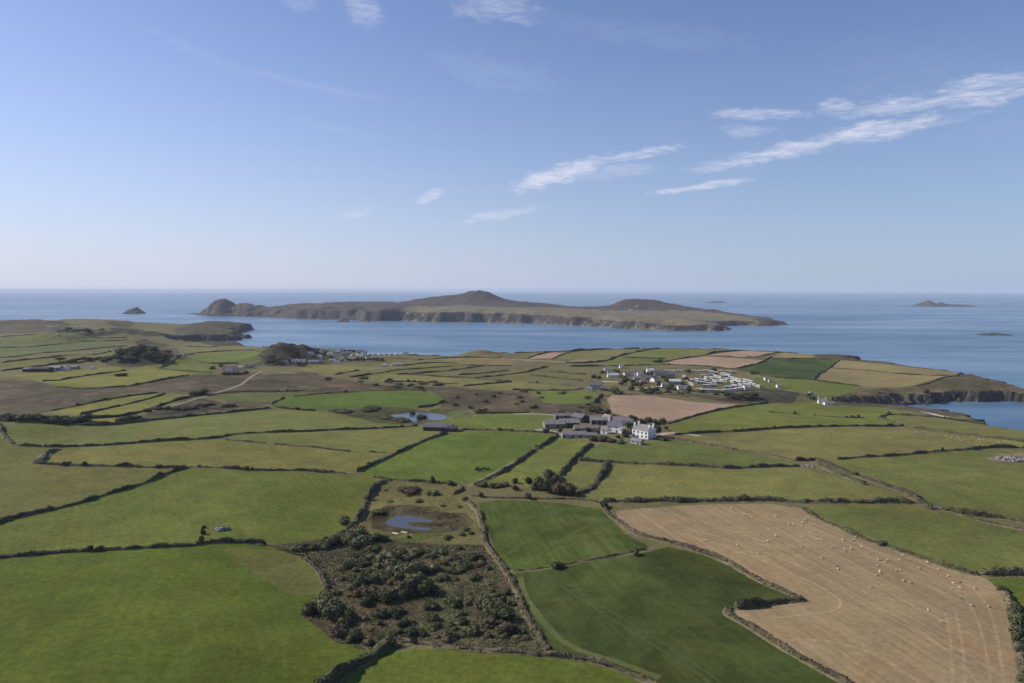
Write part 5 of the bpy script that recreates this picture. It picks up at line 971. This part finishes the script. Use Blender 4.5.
for k, u in enumerate((50, 56, 70, 76, 82)): house(u, 328.6 + (k % 2) * .3, 0, 13 - (k % 3) * 3, 6, 3, 1.8, WHITE if k % 2 == 0 else CREAM, SLATE2, 'tiny pale farm building on the far left ridge', chim=(), wins=2, group='pale buildings on the far left ridge', name='farm_building', cat='farm building')
house(57, 339.5, 0, 6, 5, 2.6, 1.4, WHITE, SLATE2, 'tiny white cottage below the far left ridge', chim=(), wins=1)
# village
VG = 'houses of the village behind the knoll'
for u, v, rz, L, hh, wl, rf, lb in [(284, 364, 10, 12, 3, CREAM, SLATE, 'slate roofed house at the left end of the village among trees'), (295, 362.5, 0, 10, 3, WHITE, SLATE2, 'pale house second from the left in the village front'), (303, 362.5, 5, 9, 3, WHITE, SLATE2, 'pale house third from the left in the village front'), (314, 363.5, 0, 16, 3.2, GREYW, SLATE2, 'long grey roofed house in the village front'), (321, 363, 8, 9, 3, GREYW, SLATE, 'dark roofed house right of the long grey house'),
        (333, 362, 0, 10, 3, CREAM, SLATE2, 'cream house in the village front before the tree belt'), (341, 361.5, 0, 9, 3, GREYW, SLATE, 'grey house at the start of the tree belt'), (315, 349.5, 0, 7, 4.5, WHITE, SLATE2, 'bright white house highest on the village shore'), (327, 351, 0, 10, 3, CREAM, SLATE2, 'cream house on the village shore'), (333, 353.5, 20, 6, 3, WHITE, SLATE2, 'white house in the village centre'), (342, 351, 0, 8, 3, CREAM, SLATE, 'cream house right of the village shore house'),
        (328, 356, -35, 8, 3, WHITE, SLATE2, 'white gabled house on the village slope'), (359, 351.5, 15, 12, 4, CREAM, SLATE2, 'larger pale house by the shore right of the village'), (363, 353, 0, 9, 4, WHITE, SLATE, 'white house below the larger shore house'), (346, 355, 0, 15, 3, GREYW, SLATE, 'grey terrace in the village centre'), (352, 360.5, 0, 14, 2.8, GREYW, SLATE2, 'long grey shed beside the tree belt'), (300, 350, 0, 8, 3, STONEW, SLATE2, 'stone cottage on the side of the village knoll'),
        (406, 353, 0, 9, 3, WHITE, SLATE2, 'lone white house on the shore right of the village'), (478, 351.6, -10, 11, 4, CREAM, RUST, 'reddish roofed house on the low shore hill'), (337, 363.6, 0, 9, 2.4, WHITE, SLATE2, 'low white house in front of the village')]:
    house(u, v, rz, L, 6.5, hh, 2.2, wl, rf, lb, chim=(1,) if L > 8 else (), wins=3 if L > 9 else 2, group=VG)
for k, (u, v) in enumerate([(308, 352.5), (312, 355.5), (318, 353), (322, 354.5), (324, 357.5), (331, 358.5), (338, 357), (338, 353), (345, 358.5), (350, 354), (355, 358.5), (361, 357.5), (368, 358), (375, 359), (311, 359.5), (319, 359.5)]):
    house(u, v, (k * 37) % 50 - 25, 7 + k % 4, 5.5, 2.6, 1.9, [WHITE, GREYW, CREAM][k % 3], [SLATE, SLATE2][k % 2], 'small pale or slate roofed house in the thick of the shore village', chim=(), wins=2, group='small houses in the thick of the village')
# main park houses
PG = 'houses of the caravan park hamlet'
for u, v, rz, L, hh, wl, rf, lb in [(607, 371, 0, 8, 3, WHITE, SLATE2, 'white house at the far left corner of the park hamlet'), (621.5, 368, 0, 6, 3.4, WHITE, SLATE2, 'bright white cottage alone in the field behind the hamlet'), (613, 377, 0, 14, 2.8, WHITE, VANR, 'long pale roofed hall at the left of the hamlet'), (627, 376, 10, 8, 3.4, CREAM, RUST, 'brown roofed house in the left of the hamlet'), (634, 375.5, -10, 9, 3.4, WHITE, SLATE, 'white slate roofed house in the hamlet centre left'), (640, 376, 0, 7, 4, WHITE, SLATE2, 'tall white house in the hamlet centre'),
        (650, 373, 0, 9, 4, WHITE, VANR, 'bright white house at the back of the hamlet'), (659, 375.5, 5, 14, 3.6, GREYW, SLATE, 'long slate house in the right of the hamlet'), (670, 376, -10, 12, 3.4, GREYW, SLATE, 'purple slate roofed house at the right of the hamlet'), (654, 381.5, 40, 7, 3.2, WHITE, SLATE2, 'white gabled house in front of the hamlet'), (648, 380, -10, 8, 3.2, STONEW, SLATE, 'stone house in front of the hamlet centre'), (637, 380, 0, 8, 3, GREYW, SLATE2, 'grey house at the end of the pale road'),
        (664, 386.5, 0, 6, 2.6, WHITE, SLATE2, 'low pale hut at the head of the park lane'), (675, 384, -15, 13, 3.6, GREYW, VANR, 'broad grey roofed club building by the winding lane'), (679.5, 389.5, 0, 4.5, 3, WHITE, SLATE2, 'small white cottage below the club building'), (686, 390, 0, 4.8, 2.8, WHITE, SLATE2, 'second small white cottage below the club building'), (745.5, 391.5, 0, 4, 3, WHITE, SLATE2, 'tiny white hut at the right end of the front caravan row'), (643, 383.5, 10, 7, 3, STONEW, RUST, 'brown roofed cottage low in the hamlet')]:
    house(u, v, rz, L, 6.5, hh, 2.2, wl, rf, lb, chim=(-1,) if L > 8 else (), wins=3 if L > 9 else 2, group=PG)
# static caravans
def make_caravan(shell):
    e = empty('static_caravan', (0, 0, 0)); L, Wd, h = 6.6, 3.1, 2.5
    MB().gable(0, 0, L, Wd, h, .55, .35).build('body', shell, e); MB().roof(0, 0, L, Wd, h, .55, .08, .12).build('roof', VANR, e); MB().box(0, 0, .0, L - .3, Wd - .3, 1.0).build('skirt', GREYW, e)
    for x in (-2.2, -.5, 2.4): win(e, x, -Wd / 2, 1.75, 1.1, .9, 'y-', shell)
    for x in (-2.0, 0, 2.0): win(e, x, Wd / 2, 1.75, 1.3, .9, 'y+', shell)
    win(e, -L / 2, 0, 1.7, 2.4, 1.0, 'x-', shell); win(e, L / 2, 0, 1.7, 2.0, 1.0, 'x+', shell)
    d = MB().box(1.0, -Wd / 2 - .05, 1.4, .8, .12, 1.9).build('door', GREYW, e); MB().box(1.3, -Wd / 2 - .14, 1.4, .08, .08, .12).build('handle', DARKW, d)
    return e
VP = {'w': None, 'c': None, 'g': None}
def caravan(u, v, rz, kind, label, group, k=1.0):
    p = at(u, v)
    if VP[kind] is None: o = VP[kind] = make_caravan({'w': VAN, 'c': VANC, 'g': VANG}[kind])
    else: o = copy_tree(VP[kind])
    o.location = (p[0], p[1], Hz(*p)); o.rotation_euler = (0, 0, math.radians(rz)); o.scale = (k, k, k); tag(o, label, 'caravan', group)
for k, u in enumerate([667, 673, 680, 686.5, 693.3, 699.2, 705.5, 711]): caravan(u, 372 + (k % 2) * .4, -12, 'w' if k % 3 else 'c', 'white static caravan in the back row of the park', 'back row of static caravans')
for u, v in [(692, 380.2), (697, 380), (707, 378.5), (711, 378), (716, 377.4), (720, 378.2), (715, 381.3), (722, 380.6), (727, 380), (725, 381.2), (732, 382), (736, 382), (738, 383.2), (743, 383.4), (741, 385.8), (746, 385), (748, 386), (751, 383.8), (755, 385.5), (758, 386.6), (727, 375), (730, 376.6), (733, 378.4), (737, 379.6), (741, 380.4), (745, 380.7), (748, 381.2), (722, 374), (735, 386.4), (751, 382.2)]:
    caravan(u + R.uniform(-1.2, .6), v + R.uniform(.1, 1.0), R.uniform(-75, -40), 'w' if R.random() < .75 else 'c', 'white static caravan in the crowded right part of the park', 'crowded right part of the caravan park')
for u, v in [(699, 391), (703, 391.6), (706.5, 391.8), (715, 392), (719.5, 392.3), (726.5, 391.8), (733, 391.6), (737.5, 391.4), (741, 391.6), (711, 391.8)]: caravan(u, v, R.uniform(-12, -2), 'w', 'white static caravan in the front row of the park', 'front row of static caravans')
for u, v in [(703, 381.5), (707, 382.5), (703, 384), (709, 385), (699, 383.5), (713, 386.5), (706, 387), (711, 373.8), (716, 374), (720, 372.6), (728, 372.8), (733, 373.4), (725, 377.5), (719, 383.6), (733, 388.6), (728, 388.8), (745, 388.6), (712, 376), (703, 377)]: caravan(u, v, R.uniform(-25, 10), 'g', 'grey green static caravan among the white ones', 'grey green static caravans')
for k in range(9): caravan(352 + k * 5.5, 356.0 - k * .3, R.uniform(-70, -40), 'w' if k % 3 else 'c', 'white caravan in the row on the shore field right of the village', 'shore row of caravans')
for u in (384.5, 394, 399): caravan(u, 366.4 - (u - 384) * .06, -20 if u < 390 else 25, 'w', 'white caravan standing in the field below the village', 'caravans in the field below the village')
# island buildings
for u, v, rz, L, lb in [(407, 316.5, 0, 14, 'tiny white house above the island landing'), (631, 311, 0, 20, 'tiny white farmhouse under the second island hill'), (637, 310.5, 10, 16, 'tiny pale barn beside the island farmhouse')]:
    z = 40; p = at_z(u, v, z - 8); e = empty('house', (p[0], p[1], 0)); 
    MB().gable(0, 0, L, 8, 5, 3, -6).build('wall', WHITE, e); MB().roof(0, 0, L, 8, 5, 3).build('roof', SLATE2, e)
    MB().box(L / 2 - 1, 0, 8.3, 1, 1.4, 1.6).build('chimney', WHITE, e); tag(e, lb, 'house')
    dg = bpy.context.evaluated_depsgraph_get(); hit, loc, *_ = S.ray_cast(dg, Vector((p[0], p[1], 400)), Vector((0, 0, -1))); e.location.z = loc.z if hit else 40

# ------------------------------------------------------------------ stones
def rock_heap(u, v, wm, hm, n, label, seed):
    R = random.Random(seed); p = at(u, v); mb = MB()
    for k in range(n):
        a = R.uniform(0, 6.28); d = R.random() ** .6 * wm / 2; s_ = R.uniform(.4, 1.0) * hm; cx, cy = p[0] + math.cos(a) * d, p[1] + math.sin(a) * d * .8; cz = Hz(cx, cy) + s_ * .25 * (1.6 - d / wm * 2)
        vs = []; n_, m_ = 7, 5
        for j in range(m_ + 1):
            for i in range(n_):
                th = math.pi * j / m_; ph = 2 * math.pi * i / n_; q = s_ * .6 * R.uniform(.75, 1.15); vs.append((cx + q * 1.3 * math.sin(th) * math.cos(ph), cy + q * math.sin(th) * math.sin(ph), cz + q * .8 * math.cos(th)))
        mb.add(vs, [(j * n_ + i, (j + 1) * n_ + i, (j + 1) * n_ + (i + 1) % n_, j * n_ + (i + 1) % n_) for j in range(m_) for i in range(n_)])
    return tag(mb.build('boulder_heap', STONE), label, 'rock')
rock_heap(222, 530, 5, 2.0, 18, 'grey boulder heap in the pasture above its hedge', 1)
rock_heap(1012, 459.5, 18, 2.4, 34, 'sprawling pale stone heap in the field at the right edge', 2)
rock_heap(1001, 458.5, 6, 1.8, 10, 'small stone heap left of the sprawling one', 3)
rock_heap(807, 467, 9, 1.6, 12, 'loose stones and rubble by the crossing of lanes', 4)
rock_heap(934, 508, 7, 1.2, 16, 'pale stones at the lane gate', 5)
rock_heap(285, 391, 8, 3.5, 7, 'pale rock outcrop on the brown heath', 6); rock_heap(301, 390.5, 7, 2.6, 6, 'second smaller rock outcrop on the brown heath', 7)
rock_heap(434, 553, 1.4, 1.4, 2, 'single white boulder below the pond turf', 8)
rock_heap(452, 551, 1.6, .8, 3, 'low pale stones right of the single boulder', 9)
rock_heap(258, 545, 2.4, .9, 4, 'few pale stones at the pasture corner', 10)
rock_heap(437, 388.5, 4, 1.6, 3, 'small pale rock beside the far hedge', 12)
def slab(u, v, rz, L, label):
    p = at(u, v); mb = MB(); mb.box(0, 0, .3, L, .9, .35); mb.box(L * .02, .75, .22, L * .9, .5, .2); o = mb.build('timber_jetty', WOODP); o.location = (*p, Hz(*p)); o.rotation_euler.z = math.radians(rz); tag(o, label, 'jetty')
slab(395, 534, -30, 3.2, 'pale timber plank landing left of its twin below the pond'); slab(404, 532.3, -22, 3.0, 'pale timber plank landing nearer the pond')

# ------------------------------------------------------------------ sheep and cattle
def beast(pose, hide, k=1.0, cow=False):
    """one continuous skin grown on a skeleton: body, four legs, neck, head, ears"""
    J = [(-.42, 0, .62), (-.15, 0, .64), (.18, 0, .63), (.40, 0, .66)]; Rr = [.21, .25, .24, .19]; E = [(0, 1), (1, 2), (2, 3)]
    def ch(start, pts, rr):
        i = start
        for p, r in zip(pts, rr): J.append(p); Rr.append(r); E.append((i, len(J) - 1)); i = len(J) - 1
        return i
    if pose == 'graze': hd_ = ch(3, [(.58, 0, .52), (.70, 0, .28), (.80, 0, .12)], [.13, .09, .055])
    elif pose == 'lie': hd_ = ch(3, [(.55, 0, .80), (.66, .03, .92), (.82, .05, .86)], [.12, .09, .05])
    else: hd_ = ch(3, [(.54, 0, .84), (.64, 0, .98), (.82, 0, .92)], [.12, .09, .05])
    hn = J[hd_ - 1]
    for s_ in (-1, 1): ch(hd_ - 1, [(hn[0] - .03, s_ * .13, hn[2] + .03)], [.025])
    ch(0, [(-.60, 0, .60), (-.63, 0, .42)], [.06, .03])
    if pose == 'lie':
        J[:] = [(x, y, z - .34) for x, y, z in J]
        for s_ in (-1, 1): ch(3, [(.46, s_ * .15, .16), (.60, s_ * .15, .07)], [.07, .04]); ch(0, [(-.40, s_ * .18, .18), (-.20, s_ * .22, .07)], [.09, .04])
    else:
        for s_ in (-1, 1):
            ch(3, [(.36, s_ * .13, .46), (.37, s_ * .13, .26), (.36, s_ * .13, .02)], [.08, .042, .035])
            ch(0, [(-.38, s_ * .14, .48), (-.47, s_ * .14, .28), (-.43, s_ * .14, .02)], [.10, .045, .035])
    me = bpy.data.meshes.new('beast'); me.from_pydata(J, E, []); o = bpy.data.objects.new('beast', me); COL.objects.link(o)
    sk = o.modifiers.new('s', 'SKIN'); 
    for v_, r_ in zip(me.skin_vertices[0].data, Rr): v_.radius = (r_, r_)
    me.skin_vertices[0].data[1].use_root = True; sb = o.modifiers.new('b', 'SUBSURF'); sb.levels = 1
    dg = bpy.context.evaluated_depsgraph_get(); m2 = bpy.data.meshes.new_from_object(o.evaluated_get(dg)); m2.materials.clear(); m2.materials.append(hide); m2.name = 'cow_body' if cow else 'sheep_body'
    bpy.data.objects.remove(o); 
    for p in m2.polygons: p.use_smooth = True
    for v_ in m2.vertices: v_.co *= k
    return m2
SHEEPM = {p: beast(p, WOOL, .84) for p in ('graze', 'stand', 'lie')}; COWM = {p: beast(p, HIDE, 1.95, True) for p in ('graze', 'stand')}
z1 = [(125, 5), (135, 15), (150, 0), (85, 20), (30, 65), (135, 70), (170, 52), (195, 80), (210, 80), (133, 110), (215, 152), (257, 110), (295, 80), (343, 80), (350, 72), (305, 123), (330, 117), (375, 108), (275, 185), (280, 197), (440, 160), (470, 170), (480, 163), (437, 183), (448, 205), (433, 223), (447, 212), (515, 203), (532, 205), (525, 163), (541, 143), (605, 197), (638, 172), (684, 200), (720, 225), (541, 245), (568, 253), (411, 268), (740, 253), (757, 250), (770, 248), (735, 278), (766, 275), (827, 275), (768, 315), (815, 345), (883, 347), (641, 363), (694, 411), (300, 82), (340, 84)]
flock1 = [(768 + a / 4, 520 + b_ / 4) for a, b_ in z1] + [(512 + a / 4, 520 + b_ / 4) for a, b_ in [(765, 85), (780, 85), (900, 100), (990, 62), (1010, 90), (1020, 88), (985, 135)]] + [(512 + a / 4, 380 + b_ / 4) for a, b_ in [(885, 510), (930, 540), (945, 555), (960, 555), (875, 515)]] + [(768 + a / 4, 380 + b_ / 4) for a, b_ in [(30, 545), (85, 575), (100, 580), (140, 570), (125, 575), (150, 565), (135, 585)]]
flock2 = [(768 + a / 4, 380 + b_ / 4) for a, b_ in [(480, 232), (490, 233), (590, 210), (598, 211), (625, 208), (632, 207), (710, 225), (715, 240), (730, 235), (735, 228), (765, 235), (770, 245), (785, 240), (800, 250), (810, 240), (835, 245), (845, 240), (850, 245), (860, 240), (848, 252), (640, 222), (900, 255), (925, 250), (950, 245), (790, 228), (820, 230), (745, 240), (757, 226)]]
def animal(u, v, lib, name, label, cat, group, R):
    p = at(u, v); o = bpy.data.objects.new(name, lib[R.choice(list(lib))]); COL.objects.link(o); o.location = (*p, Hz(*p)); o.rotation_euler.z = R.uniform(0, 6.28); s_ = R.uniform(.9, 1.12); o.scale = (s_, s_, s_); tag(o, label, cat, group)
for u, v in flock1: animal(u, v, SHEEPM, 'sheep', 'cream sheep on the tan stubble field', 'sheep', 'sheep on the stubble field', R)
for u, v in flock2: animal(u, v, SHEEPM, 'sheep', 'cream sheep far off in the wide olive field', 'sheep', 'sheep in the wide olive field', R)
for u, v in [(475.5, 470.2), (478, 469.5), (480.5, 470.8), (483.5, 469.8), (486, 470.8), (489, 469.8), (477, 471)]: animal(u, v, COWM, 'cow', 'black cow in the small group on the bright green field', 'cow', 'black cattle', R)

# ------------------------------------------------------------------ sea air
m_ = bpy.data.materials.new('sea_haze'); m_.use_nodes = True; t = NT(m_.node_tree); t.n.clear(); o_ = t.new('ShaderNodeOutputMaterial'); pv = t.new('ShaderNodeVolumePrincipled')
pv.inputs['Color'].default_value = (.66, .73, .86, 1); pv.inputs['Density'].default_value = 4.6e-5; pv.inputs['Anisotropy'].default_value = 0.0; t.l.new(pv.outputs[0], o_.inputs['Volume'])
hz = MB().box(0, 0, 74.0, 88000, 88000, 164.0).build('haze', m_); tag(hz, 'thin pale sea haze over land and water', kind='stuff')
